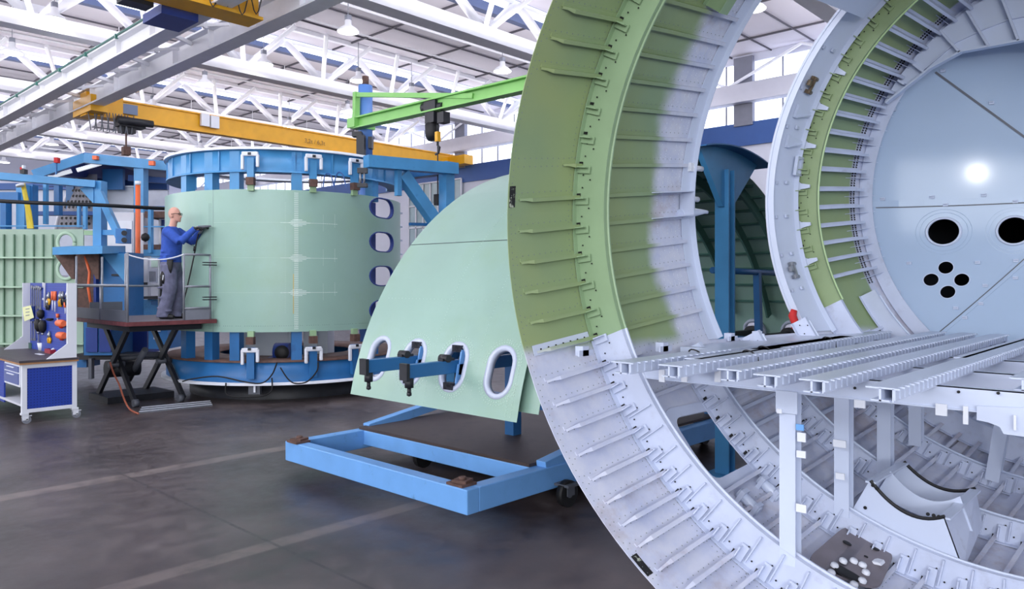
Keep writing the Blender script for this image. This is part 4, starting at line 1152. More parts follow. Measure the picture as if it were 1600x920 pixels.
ring(1.80, 2.12, Z(2.12), Z(2.16)).build('rim', M_white, st)
ring(1.84, 2.05, Z(1.78), Z(2.12), -115, 92).build('ring_beam', M_blue, st)
ring(1.84, 2.08, Z(1.76), Z(1.785), -115, 92).build('ring_flange', M_blue, st)
ring(1.8, 2.16, Z(-1.66), Z(-1.62)).build('rim', M_white, st)
ring(1.84, 2.08, Z(-1.62), Z(-1.3)).build('ring_beam', M_blue2, st)
ring(1.2, 2.1, Z(-1.3), Z(-1.27)).build('ring_deck', M_rust, st)
mb = MB(); mb.lathe(C0, UP, [(1.7, 0), (1.7, .27), (.2, .28)], 40); mb.build('pedestal', M_dark, st)
cols = [294, 331, 370, 463, 581]
for px in cols:
    b = bet(px, 1.97)
    for z0, z1 in ((Z(1.4), Z(2.1)), (Z(-1.3), Z(-.75))):
        mb = MB(); c = CY(b, 1.97, 0); o_ = (c-C0).normalized(); s_ = o_.cross(UP)
        mb.obox(c+UP*(z0+z1)/2, o_*.08, s_*.082, UP*(z1-z0)/2); mb.build('post', M_blue if z0 > 2 else M_blue2, st)
for b in (165, 200):
    mb = MB(); c = CY(b, 1.95, 0); o_ = (c-C0).normalized(); s_ = o_.cross(UP)
    mb.obox(c+UP*Z(0), o_*.09, s_*.1, UP*1.75); mb.build('post', M_blue2, st)
# ring beam stiffeners
for b in range(-85, 90, 17):
    for z0, z1 in ((Z(1.79), Z(2.1)), (Z(-1.6), Z(-1.32))):
        mb = MB(); c = CY(b+3, 2.06, 0); o_ = (c-C0).normalized(); s_ = o_.cross(UP); mb.obox(c+UP*(z0+z1)/2, o_*.015, s_*.012, UP*(z1-z0)/2); mb.build('stiffener', M_blue if z0 > 2 else M_blue2, st)
# clamps holding the skin, above and below
def stand_clamp(px, top):
    b = bet(px, 2.08); c = CY(b, 2.13, 0); o_ = (c-C0).normalized(); s_ = o_.cross(UP)
    B = lambda mb, u, s, z, du, ds, dz: mb.obox(c+o_*u+s_*s+UP*Z(z), o_*du, s_*ds, UP*dz)
    g = 1 if top else -1; z1 = 1.48 if top else -.82
    t = thing('skin_clamp', c+UP*Z(z1-.1), ('upper' if top else 'lower')+' clamp post with white claw '+{394: 'left of the middle', 488: 'just right of the middle', 551: 'near the right end'}[px]+' of the round stand', 'clamp', 'clamps round the green barrel skin')
    mb = MB(); B(mb, 0, 0, (z1+g*.32), .04, .055, .17) if top else B(mb, .0, 0, -1.3, .04, .06, .25); mb.build('post', M_blue if top else M_blue2, t)
    zc = z1+g*.5 if top else -1.12
    mb = MB()
    B(mb, .05, 0, zc+(.05 if top else .03), .03, .13, .035); B(mb, .05, .12, zc-.08, .025, .025, .12); B(mb, .05, -.12, zc-.06, .025, .025, .1)
    clw = mb.build('white_claw', M_white, t, bevel=.012)
    mb = MB(); B(mb, .085, 0, zc+.05, .008, .025, .02); mb.build('bolt', M_dark, clw)
    mb = MB(); B(mb, .02, 0, z1+g*.12, .06, .06, .06); rb_ = mb.build('rusty_block', M_rust, t)
    mb = MB(); B(mb, .0, 0, z1+g*.02, .03, .05, .05); mb.build('green_pad', M_greenl, rb_)
for px in (394, 488, 551): stand_clamp(px, True); stand_clamp(px, False)
def stbox(name, px0, py0, px1, py1, d, th, m, par, bevel=0):
    a, b = P(px0, py0, d), P(px1, py1, d); mb = MB(); c = (a+b)/2+VIEW*th/2
    mb.obox(c, RIGHT*abs((b-a).dot(RIGHT))/2, VIEW*th/2, UP*abs(b.z-a.z)/2); return mb.build(name, m, par, bevel=bevel)
# right-hand outrigger frame of the stand
mb = MB(); a, b = P(572, 252, 12.5), P(712, 264, 13.6); mb.beam(a, b, .2, .2); mb.build('outrigger_beam', M_blue, st)
q = P(698, 262, 13.6); mb = MB(); mb.beam((q.x, q.y, 0), (q.x, q.y, q.z+.1), .2, .2); mb.build('outrigger_column', M_blue, st)
mb = MB(); mb.beam(P(628, 272, 13.0), P(690, 360, 13.5), .2, .2); mb.build('outrigger_brace', M_blue, st)
mb = MB(); mb.beam(P(622, 255, 12.9), P(622, 306, 12.9), .09, .09); mb.build('hanger', M_blue, st)
mb = MB(); mb.beam(P(706, 262, 13.6), P(560, 283, 16.6), .22, .2); mb.build('outrigger_beam', M_blue2, st)
mb = MB(); mb.beam(P(640, 350, 13.2), P(676, 351, 13.5), .06, .05); mb.build('rail', M_blue2, st)
# motor and cabinets between the lower posts
t = thing('drive_motor', P(452, 565, 12.7), 'blue drive motor sitting on the lower ring of the round stand', 'motor')
c = P(436, 549, 12.75)
mb = MB(); mb.cyl(c-RIGHT*.05-VIEW*.02, c+RIGHT*.2-VIEW*.04, .15, 16); mb.obox(c-UP*.13, RIGHT*.16, VIEW*.1, UP*.04); mb.build('housing', M_navy, t)
mb = MB(); mb.lathe(c-VIEW*.16+RIGHT*.1, -VIEW, [(.12, 0), (.12, .03), (.04, .05), (0, .05)], 16); mb.build('fan_cover', M_black, t)
t = thing('white_cabinet', P(430, 570, 14), 'white cabinet seen through the gap under the green skin', 'cabinet')
stbox('body', 372, 500, 455, 574, 13.6, .6, M_cabinet, t); stbox('door', 395, 505, 450, 572, 13.57, .03, M_cabinet, t)
t = thing('white_cabinet', P(500, 570, 14), 'narrow white cabinet under the skin right of the motor', 'cabinet')
stbox('body', 474, 505, 512, 570, 13.6, .5, M_cabinet, t); stbox('door', 477, 508, 496, 568, 13.57, .03, M_cabinet, t)
t = thing('support_foot', P(397, 612, 12.1), 'grey steel foot under the front rim of the round stand', 'foot')
stbox('plate', 388, 598, 406, 616, 12.1, .1, M_midgrey, t); stbox('lever', 396, 603, 399, 613, 12.05, .03, M_white, t)
# hydraulic set hanging right of the third upper clamp
t = thing('guide_rods', P(565, 290, 12.3), 'pair of bright guide rods with dark brackets beside the upper right clamp', 'guide rods')
for px in (563, 569): mb = MB(); mb.cyl(P(px, 262, 12.3), P(px, 292, 12.3), .018, 8); mb.build('rod', M_steel, t)
stbox('bracket', 558, 262, 573, 270, 12.27, .1, M_dark, t); stbox('bracket', 558, 286, 573, 292, 12.27, .1, M_dark, t)
# trailing cables on the stand
for i, (pts, lab) in enumerate((([(433, 566), (425, 585), (410, 598), (385, 597), (340, 588), (300, 592), (285, 596)], 'black cable looping from the motor to the left'), ([(497, 566), (495, 580), (480, 596), (462, 599), (450, 592), (438, 574)], 'black cable sagging across the lower ring beam'), ([(425, 590), (423, 612), (400, 620), (357, 618), (353, 598)], 'thin cable hanging below the rim'))):
    mb = MB(); mb.tube(curve([P(x, y, 11.95 if i < 2 else 12.0) for x, y in pts]), .012, 6); top_mesh('cable', mb, M_black, lab, 'cable', 'black cables hanging on the round stand')
for i, (pts, lab) in enumerate((([(505, 293), (507, 276), (512, 271), (518, 276), (522, 293)], 'left arched hose above the green skin'), ([(522, 293), (524, 279), (529, 269), (536, 274), (541, 293)], 'right arched hose above the green skin'))):
    mb = MB(); mb.tube(curve([P(x, y, 12.4) for x, y in pts]), .01, 6); top_mesh('hose', mb, M_stripe, lab, 'hose', 'arched hoses above the green skin')
# ---- green skin
sk = thing('barrel_skin', (C0.x, C0.y, Z(-.81)), 'tall curved mint green fuselage skin clamped upright in the round stand', 'aircraft skin')
def chit(px, py, r=2.1):
    b = bet(px, r); p = CY(b, r, 0); return b, (HOR-py)*p.dot(VIEW)/FPX
bR = 76; bL = -86
w4 = [chit(596, y) for y in (325, 378, 431, 484)]
bw0, bw1 = bet(579), bet(614)
hol = []
for b, dz in w4:
    cx, ru = (bw0+bw1)/2, (bw1-bw0)*.36
    su = (bw1-bw0)/2-ru
    o_ = [(cx+su+ru*cos(t), dz+.165*sin(t)) for t in [-PI/2+PI*k/10 for k in range(11)]]+[(cx-su+ru*cos(t), dz+.165*sin(t)) for t in [PI/2+PI*k/10 for k in range(11)]]
    hol.append(o_)
sfn = lambda b, dz, s: CY(b, 2.1-.006*s, Z(dz))
MB().patch([(bL, -.81), (bR, -.81), (bR, 1.48), (bL, 1.48)], hol, sfn, 3, .4).build('skin_panel', M_skin2, sk)
for o_ in hol:
    cx = sum(p[0] for p in o_)/len(o_); cz = sum(p[1] for p in o_)/len(o_); n = len(o_); mb = MB(); vs = []
    for k_, r in ((1.1, 2.104), (.99, 2.106), (.99, 2.045), (1.1, 2.045)):
        vs += [CY(cx+(p[0]-cx)*k_, r, Z(cz+(p[1]-cz)*k_)) for p in o_]
    mb.add(vs, [(q*n+k, q*n+(k+1) % n, ((q+1) % 4)*n+(k+1) % n, ((q+1) % 4)*n+k) for q in range(4) for k in range(n)], True)
    mb.build('window_frame', M_navy, sk)
rv = MB()
def cr(b, dz, r=.006):
    c = CY(b, 2.1, Z(dz)); n_ = (c-Vector((C0.x, C0.y, c.z))).normalized(); rv.cyl(c-n_*.001, c+n_*.003, r, 5)
bc_ = bet(463); bs = bet(333); b7 = bet(516)
for k in range(74):
    for j in range(3): cr(bc_+(j-1)*.6, -.76+.03*k, .0085)
for y in (348, 403, 457):
    zc = chit(463, y)[1]
    for k in range(60): cr(bc_-6.5+.42*k, zc, .0055)
    for j in range(-2, 3):
        for k in range(22-6*abs(j)): cr(bc_-3+.42*k+abs(j)*.8, zc+.024*j, .007)
    for k in range(14): cr(bet(505), zc-.12+.02*k, .004); cr(bet(523), zc-.05+.016*k, .004)
    for k in range(70): cr(bs+.5+.55*k, zc, .0028)
for k in range(60): cr(bet(446), -.5+.03*k, .003)
rv.build('rivets', mat('rivet_mint_white', (226, 238, 232), .4), sk, kind='stuff')
rv = MB()
for k in range(78):
    for j in (0, 1, 2): cr(bs-1.0-.6*j, -.75+.026*k, .0045)
for k in range(140):
    if random.random() < .85: cr(bL+6+.98*k, -.71, .005)
rv.build('rivets', mat('rivet_dark_green', (92, 116, 108), .5), sk, kind='stuff')
mb = MB(); mb.grid(lambda b, z, s: CY(b, 2.1015, Z(z)), [bs-.06, bs+.06], [-.81, 1.48]); mb.build('skin_seam', M_midgrey, sk)
mb = MB(); a_, b_ = chit(458, 428), chit(460, 490); mb.grid(lambda b, z, s: CY(b, 2.102, Z(z)), [a_[0], a_[0]+.35], [b_[1], a_[1]]); mb.build('tape_strip', mat('tape_ochre', (196, 176, 104), .6), sk, label='ochre tape strip')
mb = MB(); mb.grid(lambda b, z, s: CY(b, 1.93, Z(z)), [bet(574, 1.93), bet(587, 1.93)], [-.78, 1.4]); mb.build('inner_strip', M_navy, sk)
# pierced edge rail at the right end
mb = MB(); mb.grid(lambda b, z, s: CY(b, 2.06, Z(z)), [bR+.2, bR+5], [-.78, 1.44]); mb.build('edge_strip', M_lav, sk)
for k in range(9):
    mb = MB(); mb.obox(CY(bR+2.5, 2.1, Z(1.3-.26*k)), rd*.03, vd*.03, UP*.015); mb.build('edge_clip', M_lav2, sk)
# ================================================================== LEFT SIDE: machines behind the platform
def sbox(mb, px0, py0, px1, py1, d, th):
    a, b = P(px0, py0, d), P(px1, py1, d); c = (a+b)/2+VIEW*th/2
    mb.obox(c, RIGHT*abs((b-a).dot(RIGHT))/2, VIEW*th/2, UP*abs(b.z-a.z)/2); return mb
def sbeam(mb, x0, y0, x1, y1, d0, wd, ht=None, d1=None):
    return mb.beam(P(x0, y0, d0), P(x1, y1, d1 or d0), ht or wd, wd, up=UP if abs(x1-x0) > abs(y1-y0) else RIGHT)
def part(nm, m, par, *boxes, bevel=0):
    mb = MB()
    for b in boxes: sbox(mb, *b)
    return mb.build(nm, m, par, bevel=bevel)
# stiffened green panel
D = 15.0
pn = thing('stiffened_panel', P(50, 560, D), 'pale green panel with vertical stiffeners and two oval holes at the left edge', 'aircraft panel')
o = Vector((P(50, 440, D).x, P(50, 440, D).y, 0))
def pf(u, v, s): return o+RIGHT*u+VIEW*(.04*s+.05*u*u*0)+UP*v
k_ = D/FPX
U = lambda px: (px-50)*k_
V = lambda py: EYE+(HOR-py)*k_
ov = [[(U(104)+.17*cos(2*PI*k/24), V(y)+.19*sin(2*PI*k/24)) for k in range(24)] for y in (379, 421)]
MB().patch([(U(-90), V(566)), (U(130), V(566)), (U(130), V(358)), (U(-90), V(358))], ov, lambda u, v, s: pf(u, v, s), .6, .6).build('skin', M_greenl if False else mat('panel_green', (162, 186, 168), .5, var=.05), pn)
for c_ in ov:
    mb = MB(); mb.tube([pf(p[0], p[1], 0)-VIEW*.015 for p in c_+c_[:1]], .035, 8); mb.build('hole_rim', mat('rim_green', (176, 204, 180), .45), pn)
for px in (-56, -41, -26, -11, 5, 21, 36.5, 51.5, 66.5, 81.5):
    mb = MB(); sbox(mb, px-.6, 366, px+.6, 562, D-.05, .05); sbox(mb, px-1.2, 366, px+.6, 562, D-.055, .01); mb.build('stiffener', mat('stiffener_green', (120, 150, 128), .5), pn)
for y in (403, 449, 494, 538):
    mb = MB(); sbox(mb, -90, y-2, 82 if y < 420 else 130, y+.5, D-.14, .12); mb.build('cross_rib', mat('rim_green', (176, 204, 180)), pn)
# support trestle below the panel
tr_ = thing('panel_trestle', P(60, 600, D), 'blue trestle carrying the stiffened green panel', 'trestle')
part('beam', M_blue2, tr_, (-90, 562, 135, 574, D-.1, .5)); part('leg', M_midgrey, tr_, (138, 560, 143, 592, D-.4, .1)); part('leg', M_blue2, tr_, (10, 574, 20, 612, D, .2))
# blue gantry and press
g = thing('blue_gantry', P(150, 380, 14.4), 'bright blue gantry beam with column and diagonal strut above the green panel', 'gantry')
mb = MB(); mb.beam(P(-30, 273, 13.8), P(150, 288, 14.4), .2, .13); mb.build('beam', M_blue, g)
mb = MB(); sbox(mb, 145, 282, 158, 392, 14.4, .22); mb.build('column', M_blue, g)
mb = MB(); mb.prism([P(124, 294, 14.38), P(146, 318, 14.38), P(146, 290, 14.38)], VIEW*.12); mb.build('corner_gusset', M_blue, g)
mb = MB(); mb.beam(P(155, 300, 14.4), P(188, 372, 14.4), .12, .12, up=VIEW); mb.build('strut', M_blue, g)
part('tie', M_blue, g, (157, 359, 184, 367, 14.45, .1)); part('tie', M_greenl, g, (131, 360, 148, 367, 14.5, .1))
mb = MB(); mb.obox(P(193, 369, 14.35), RIGHT*.1, VIEW*.1, UP*.14); mb.build('joint_block', M_blue2, g)
mb = MB(); mb.cyl(P(194, 364, 14.2), P(194, 364, 14.28), .05, 12); mb.cyl(P(194, 375, 14.2), P(194, 375, 14.28), .05, 12); mb.build('bolt', M_dark, g)
pr = thing('blue_press_table', P(160, 490, 14.2), 'blue machine with a projecting table and dark gussets left of the platform', 'machine')
mb = MB(); a, b, c, d = P(82, 386, 13.6), P(160, 384, 13.4), P(196, 384, 14.4), P(112, 384, 14.8); mb.prism([a, b, c, d], (0, 0, -.14)); mb.build('table', M_blue, pr)
part('body', M_blue2, pr, (156, 394, 196, 497, 14.1, .7)); part('side_rib', M_navy, pr, (146, 396, 150, 497, 14.0, .1)); 
mb = MB(); mb.prism([P(158, 396, 14.05), P(194, 396, 14.05), P(194, 440, 14.05)], VIEW*.05); mb.build('gusset', M_blue, pr)
for q in ((84, 116), (131, 154)):
    mb = MB(); mb.prism([P(q[0], 396, 13.9), P(q[1], 396, 13.9), P(q[1], 436, 13.9), P(q[1]-4, 436, 13.9)], VIEW*.05); mb.build('gusset', M_rust, pr)
part('slot', M_dark, pr, (174, 428, 195, 431, 14.07, .04)); part('back_plate', M_rust, pr, (118, 396, 152, 490, 14.9, .1)); part('post', M_blue2, pr, (148, 440, 153, 500, 14.3, .1))
mb = MB(); mb.tube([P(133, 400, 13.95), P(140, 425, 13.95), P(138, 450, 13.95), P(143, 480, 13.95)], .025, 7); mb.build('orange_hose', M_orange, pr)
# scissor-lift surroundings: lower blue cabinets behind the lift
lc = thing('blue_cabinets', P(180, 560, 15), 'low blue machine cabinets behind the scissor lift', 'cabinet')
part('cabinet', M_blue2, lc, (131, 503, 175, 555, 14.6, .8)); part('cabinet', M_blue2, lc, (232, 497, 262, 545, 15, .8)); part('cabinet', M_navy, lc, (176, 505, 230, 552, 15.6, .6))
part('cabinet_door', M_navy, lc, (134, 512, 152, 550, 14.57, .04)); part('cabinet_door', M_navy, lc, (155, 512, 173, 550, 14.57, .04)); part('plinth', M_dark, lc, (118, 553, 240, 562, 14.7, .5))
part('label_plate', M_white, lc, (236, 512, 250, 518, 14.96, .03)); part('label_plate', M_white, lc, (240, 524, 247, 530, 14.96, .03))
# far blue canopy with two tube lamps
cp = thing('blue_canopy', P(160, 300, 19), 'blue canopy frame with underside lamps beyond the gantry', 'canopy')
mb = MB(); mb.prism([P(52, 272, 17.0), P(132, 242, 17.6), P(262, 257, 18), P(265, 285, 22), P(120, 285, 22)], (0, 0, .06)); mb.build('roof_sheet', M_navy, cp)
mb = MB(); mb.beam(P(52, 273, 17), P(133, 246, 17.5), .12, .2); mb.beam(P(132, 247, 17.5), P(266, 260, 18), .14, .22); mb.build('edge_beam', M_blue, cp)
mb = MB(); mb.beam(P(60, 284, 19.5), P(262, 290, 20), .14, .22); mb.beam(P(200, 278, 18.5), P(266, 283, 19), .12, .14); mb.build('cross_beam', M_stripe, cp)
part('column', M_blue, cp, (209, 252, 224, 425, 17.8, .25)); part('hanging_sheet', M_blue2, cp, (160, 264, 192, 296, 18.6, .1)); part('column', M_blue2, cp, (103, 290, 115, 330, 19, .2))
part('clip', M_orange, cp, (144, 243, 151, 249, 17.4, .1)); part('clip', M_orange, cp, (232, 251, 240, 258, 17.5, .1))
for q in ((76, 277, 112, 267), (120, 266, 158, 255)):
    mb = MB(); mb.beam(P(q[0], q[1], 17.6), P(q[2], q[3], 17.8), .12, .08); mb.build('tube_lamp', mat('tube_lamp_white', (240, 244, 252), .4, var=0, emit=.5), cp)
# blue back frames at far left
bf = thing('back_frame', P(50, 330, 17), 'blue upright frame standing behind the stiffened panel', 'frame')
part('post', M_blue, bf, (25, 288, 38, 360, 16.5, .2), ); part('post', M_blue2, bf, (38, 288, 51, 360, 16.7, .2)); part('post', M_blue, bf, (67, 282, 72, 350, 17, .1)); part('post', M_blue, bf, (120, 322, 124, 355, 17, .08)); part('post', M_blue, bf, (129, 320, 134, 358, 17, .08))
part('rail', M_blue2, bf, (-30, 300, 28, 313, 16.4, .2)); part('rail', M_stripe, bf, (50, 330, 150, 336, 18, .2)); part('post', M_blue2, bf, (0, 313, 9, 372, 16.3, .2)); part('rail', M_blue, bf, (-30, 352, 130, 354, 16.2, .04))
part('back_post', M_blue2, bf, (84, 284, 92, 336, 17.5, .15))
t = thing('strap', P(40, 350, 15.6), 'yellow lifting strap hanging in front of the blue posts', 'strap')
mb = MB(); mb.tube([P(31, 288, 15.6), P(32, 291, 15.6)], .08, 10); mb.build('roller', M_white, t)
mb = MB(); mb.prism([P(32, 286, 15.7), P(38, 286, 15.7), P(48, 330, 15.6), P(52, 357, 15.6), P(42, 357, 15.6), P(39, 325, 15.6)], VIEW*.03); mb.build('webbing', M_yellowsoft, t)
t = thing('warning_beacon', P(87, 256, 16.8), 'red warning beacon on a post above the canopy edge', 'beacon')
part('lamp', M_red, t, (84, 246, 90, 254, 16.8, .1)); part('post', M_blue2, t, (86, 254, 88, 272, 16.85, .04))
t = thing('relief_valve', P(35, 270, 13.7), 'small dark valve with a red part on the gantry beam', 'valve')
part('body', M_dark, t, (31, 264, 38, 271, 13.6, .1)); part('cap', M_red, t, (31, 261, 34, 265, 13.6, .06)); part('cover', M_white, t, (34, 258, 37, 263, 13.6, .06))
mb = MB(); mb.tube([P(-20, 313, 13.4), P(60, 317, 13.6), P(150, 320, 14), P(262, 326, 15)], .035, 7); top_mesh('black_pipe', mb, M_black, 'long black pipe running level across the blue frames', 'pipe')
# drilled grey cone panel
cn = thing('cone_panel', P(120, 350, 19.5), 'dark grey perforated curved nose panel among the blue frames', 'aircraft panel')
mb = MB()
def conef(u, v, s):    # u 0..1 across, v 0..1 up
    x0 = 88+38*(v**1.6); x = x0+(152-x0)*u; y = 358-86*v; return P(x, y, 19.2-.9*sin(PI*u*.5)+.03*s)
mb.grid(conef, frange(0, 1, 10), frange(0, 1, 12), True); mb.build('shell', mat('cone_grey', (112, 112, 124), .6, var=.2, scale=4), cn)
ho = MB()
for i in range(1, 8):
    for j in range(1, 9):
        p = conef(i/9+.02*(j % 2), j/10, 0); ho.cyl(p-VIEW*.02, p+VIEW*.01, .035, 8)
ho.build('perforation', M_hole, cn, kind='stuff')
mb = MB(); mb.tube([conef(0, v/12, 0) for v in range(13)], .05, 7); mb.build('edge_rim', M_cabinet, cn)
# white cabinet, orange pole
t = thing('tall_white_cabinet', P(195, 475, 17), 'tall white cabinet behind the orange pole', 'cabinet')
part('body', M_cabinet, t, (160, 332, 209, 480, 16.6, .8)); part('side', M_cabinet, t, (214, 332, 224, 480, 16.6, .1)); part('door', M_white, t, (163, 345, 206, 478, 16.57, .04))
t = thing('curtain_screen', P(190, 330, 19), 'pale translucent screen sheet above the tall white cabinet', 'screen')
part('sheet', mat('screen_pale', (196, 202, 216), .4), t, (160, 292, 208, 330, 18.8, .05)); part('frame', M_white, t, (158, 290, 209, 292, 18.75, .06))
t = thing('orange_pole', P(215, 476, 16.2), 'slim orange pole with a hook on top beside the white cabinet', 'pole')
mb = MB(); mb.cyl(P(215.5, 287, 16.2), P(215.5, 477, 16.2), .05, 10); mb.build('tube', M_orange, t)
mb = MB(); mb.cyl(P(215.5, 283, 16.2), P(215.5, 289, 16.2), .06, 10); mb.build('cap', M_white, t)
# walkway and benches between cabinet and barrel skin
t = thing('raised_walkway', P(245, 400, 17), 'blue raised walkway with brown deck behind the worker', 'walkway')
part('lower_beam', M_blue, t, (224, 390, 268, 400, 16.4, .3)); part('lower_deck', M_rust, t, (224, 382, 268, 390, 16.5, .8)); part('upper_deck', M_rust, t, (226, 330, 268, 340, 16.6, .8)); part('upper_beam', M_blue2, t, (224, 322, 268, 327, 16.6, .2))
part('post', M_blue, t, (231, 326, 236, 395, 16.3, .12)); part('handrail', M_blue, t, (224, 353, 268, 355, 16.3, .05)); part('post', M_blue, t, (256, 400, 262, 470, 16.5, .15))
t = thing('machine_window', P(257, 382, 17), 'white framed machine window on the walkway behind the worker', 'window')
part('frame', M_white, t, (248, 340, 251, 383, 16.9, .1), (248, 340, 268, 343, 16.9, .1), (248, 380, 268, 383, 16.9, .1), (265, 340, 268, 383, 16.9, .1)); part('pane', M_navy, t, (252, 343, 265, 380, 16.95, .05))
t = thing('sensor_ball', P(227, 378, 16.2), 'round black lamp head on the walkway left of its post', 'lamp')
mb = MB(); mb.lathe(P(227, 378, 16.1), UP, [(0, 0), (.07, .04), (.09, .1), (.07, .16), (0, .2)], 12); mb.build('head', M_black, t)
t = thing('instrument_bench', P(245, 470, 16), 'grey instrument bench with monitors under the walkway', 'bench')
part('rack', M_cabinet, t, (224, 402, 231, 468, 16, .5)); part('monitor', M_cabinet, t, (234, 403, 252, 420, 15.9, .1)); part('screen', mat('pale_green_screen', (190, 214, 200), .3), t, (236, 405, 250, 417, 15.88, .03)); part('monitor', M_grey, t, (233, 424, 240, 440, 15.9, .1)); part('case', M_cabinet, t, (236, 442, 250, 462, 15.8, .3))
part('worktop', M_dark, t, (222, 463, 262, 467, 15.7, .6)); part('drawer', M_blue, t, (224, 468, 260, 495, 15.9, .5)); part('vent', M_dark, t, (224, 441, 230, 446, 15.98, .03)); part('tray', M_blue2, t, (236, 470, 250, 476, 15.85, .06))
t = thing('black_bin', P(257, 495, 15), 'tall black bin directly behind the worker', 'bin')
part('body', M_black, t, (249, 432, 262, 498, 15, .4), bevel=.03); part('lid', M_dark, t, (248, 430, 263, 433, 14.97, .46))
# overhead detail behind: blue mid-height wall rail seen between frames
t = thing('wall_boards', P(200, 320, 24), 'pale partition boards with blue rails at the back of the machine area', 'partition')
part('board', mat('partition_pale', (192, 198, 214), .6), t, (-60, 290, 262, 430, 24, .1)); part('rail', M_stripe, t, (-60, 286, 262, 296, 23.9, .1)); part('rail', M_blue, t, (-60, 398, 262, 404, 23.9, .1))

# ================================================================== SCISSOR LIFT
PZT = 1.355
lf = thing('scissor_lift', (4.9, 12.9, 0), 'dark scissor lift platform with grey railings that carries the worker', 'lift')
x0, x1, y0, y1 = 4.27, 5.62, 11.72, 13.95
mb = MB(); mb.box(x0, x1, y0, y1, PZT-.05, PZT); mb.build('deck', mat('deck_plate', (112, 104, 112), .5, var=.12, scale=6), lf)
mb = MB(); mb.box(x0-.02, x1, y0-.02, y0, PZT-.065, PZT-.005); mb.box(x0-.02, x0, y0, y1, PZT-.065, PZT-.005); mb.build('edge_trim', mat('rusty_red', (116, 62, 66), .6, var=.2, scale=9), lf)
mb = MB(); mb.box(x0+.1, x1-.15, y0+.2, y1-.2, PZT-.16, PZT-.05); mb.build('under_frame', M_dark, lf)
legs_y = (12.2, 13.75)
for xx in (4.55, 5.3):
    for (ya, za, yb, zb) in ((12.3, .05, 13.6, PZT-.15), (13.65, .05, 12.35, PZT-.15)):
        xo = xx+(.05 if ya < 13 else -.05)
        mb = MB(); mb.beam((xo, ya, za), (xo, yb, zb), .05, .1, up=UP); mb.build('scissor_arm', M_dark, lf)
for (xx, yy, zz) in ((4.55, 12.95, .62), (5.3, 12.95, .62)):
    mb = MB(); mb.cyl((xx-.12, yy, zz), (xx+.12, yy, zz), .045, 12); mb.build('pivot', M_midgrey, lf)
for yy in (12.3, 13.65):
    for xx in (4.6, 5.3): mb = MB(); mb.cyl((xx-.04, yy, .06), (xx+.04, yy, .06), .06, 14); mb.build('foot_roller', M_midgrey, lf)
mb = MB(); mb.cyl((4.55, 13.1, .7), (5.3, 13.1, .7), .04); mb.cyl((4.9, 13.4, .3), (4.9, 12.7, .85), .05, 12); mb.build('cylinder', M_midgrey, lf)
mb = MB(); mb.box(4.4, 5.45, 12.9, 13.75, .0, .1); mb.build('base', M_dark, lf)
mb = MB(); mb.cyl((4.5, 13.25, .52), (5.0, 13.25, .52), .14, 16); mb.build('power_unit', M_dark, lf)
M_rail = mat('railing_grey', (136, 140, 150), .4, metal=.2, var=.08, scale=8)
def rail(nm, *segs, r=.018):
    mb = MB()
    for a, b in segs: mb.cyl(a, b, r, 8)
    return mb.build(nm, M_rail, lf)
zt, zm = PZT+1.02, PZT+.52
# left side along y
rail('railing', ((x0, y0, PZT-.05), (x0, y0, zt)), ((x0, y1, PZT), (x0, y1, zt)), ((x0, y0, zm+.02), (x0, y1, zm+.02)), ((x0, y0+1.1, PZT), (x0, y0+1.1, zm)))
mb = MB(); mb.box(x0-.01, x0+.005, y0+.02, y1, PZT, PZT+.17); mb.build('kick_plate', M_midgrey, lf)
# front side along x: gate near the skin
gx0, gx1 = 5.1, 5.52
rail('gate', ((gx0, y0, PZT), (gx0, y0, zt)), ((gx1, y0, PZT), (gx1, y0, zt)), ((gx0, y0, zt), (gx1, y0, zt)), ((gx0, y0, zm), (gx1, y0, zm)), ((gx0, y0, PZT+.18), (gx1, y0, PZT+.18)))
mb = MB(); mb.box(gx0, gx1, y0-.004, y0+.004, PZT, PZT+.18); mb.build('kick_plate', M_grey, lf)
mb = MB()
for zz in (PZT+.9, PZT+.86, PZT+.35, PZT+.31): mb.box(gx1-.12, gx1+.1, y0-.02, y0+.02, zz-.008, zz+.008)
mb.build('hinge', M_dark, lf)
# far side railing
rail('railing', ((x0+.4, y1, PZT), (x0+.4, y1, zt)), ((x1, y1, PZT), (x1, y1, zt)), ((x0, y1, zm), (x1, y1, zm)))
mb = MB(); mb.box(x0+.05, x0+.55, y1-.5, y1-.48, PZT, PZT+.26); mb.build('kick_plate', M_midgrey, lf)
rail('railing', ((x0+.1, y0+.35, PZT), (x0+.1, y0+.35, zt)), ((x0+.62, y1-.5, PZT), (x0+.62, y1-.5, zt)), ((x0+.1, y0+.35, zm+.06), (x0+.62, y1-.5, zm+.06)))
mb = MB(); a, b = Vector((x0+.1, y0+.35, zt)), Vector((gx0, y0, zt)); mb.tube([a+(b-a)*k/10-UP*.09*4*(k/10)*(1-k/10) for k in range(11)], .011, 6); mb.build('safety_cord', M_white, lf)
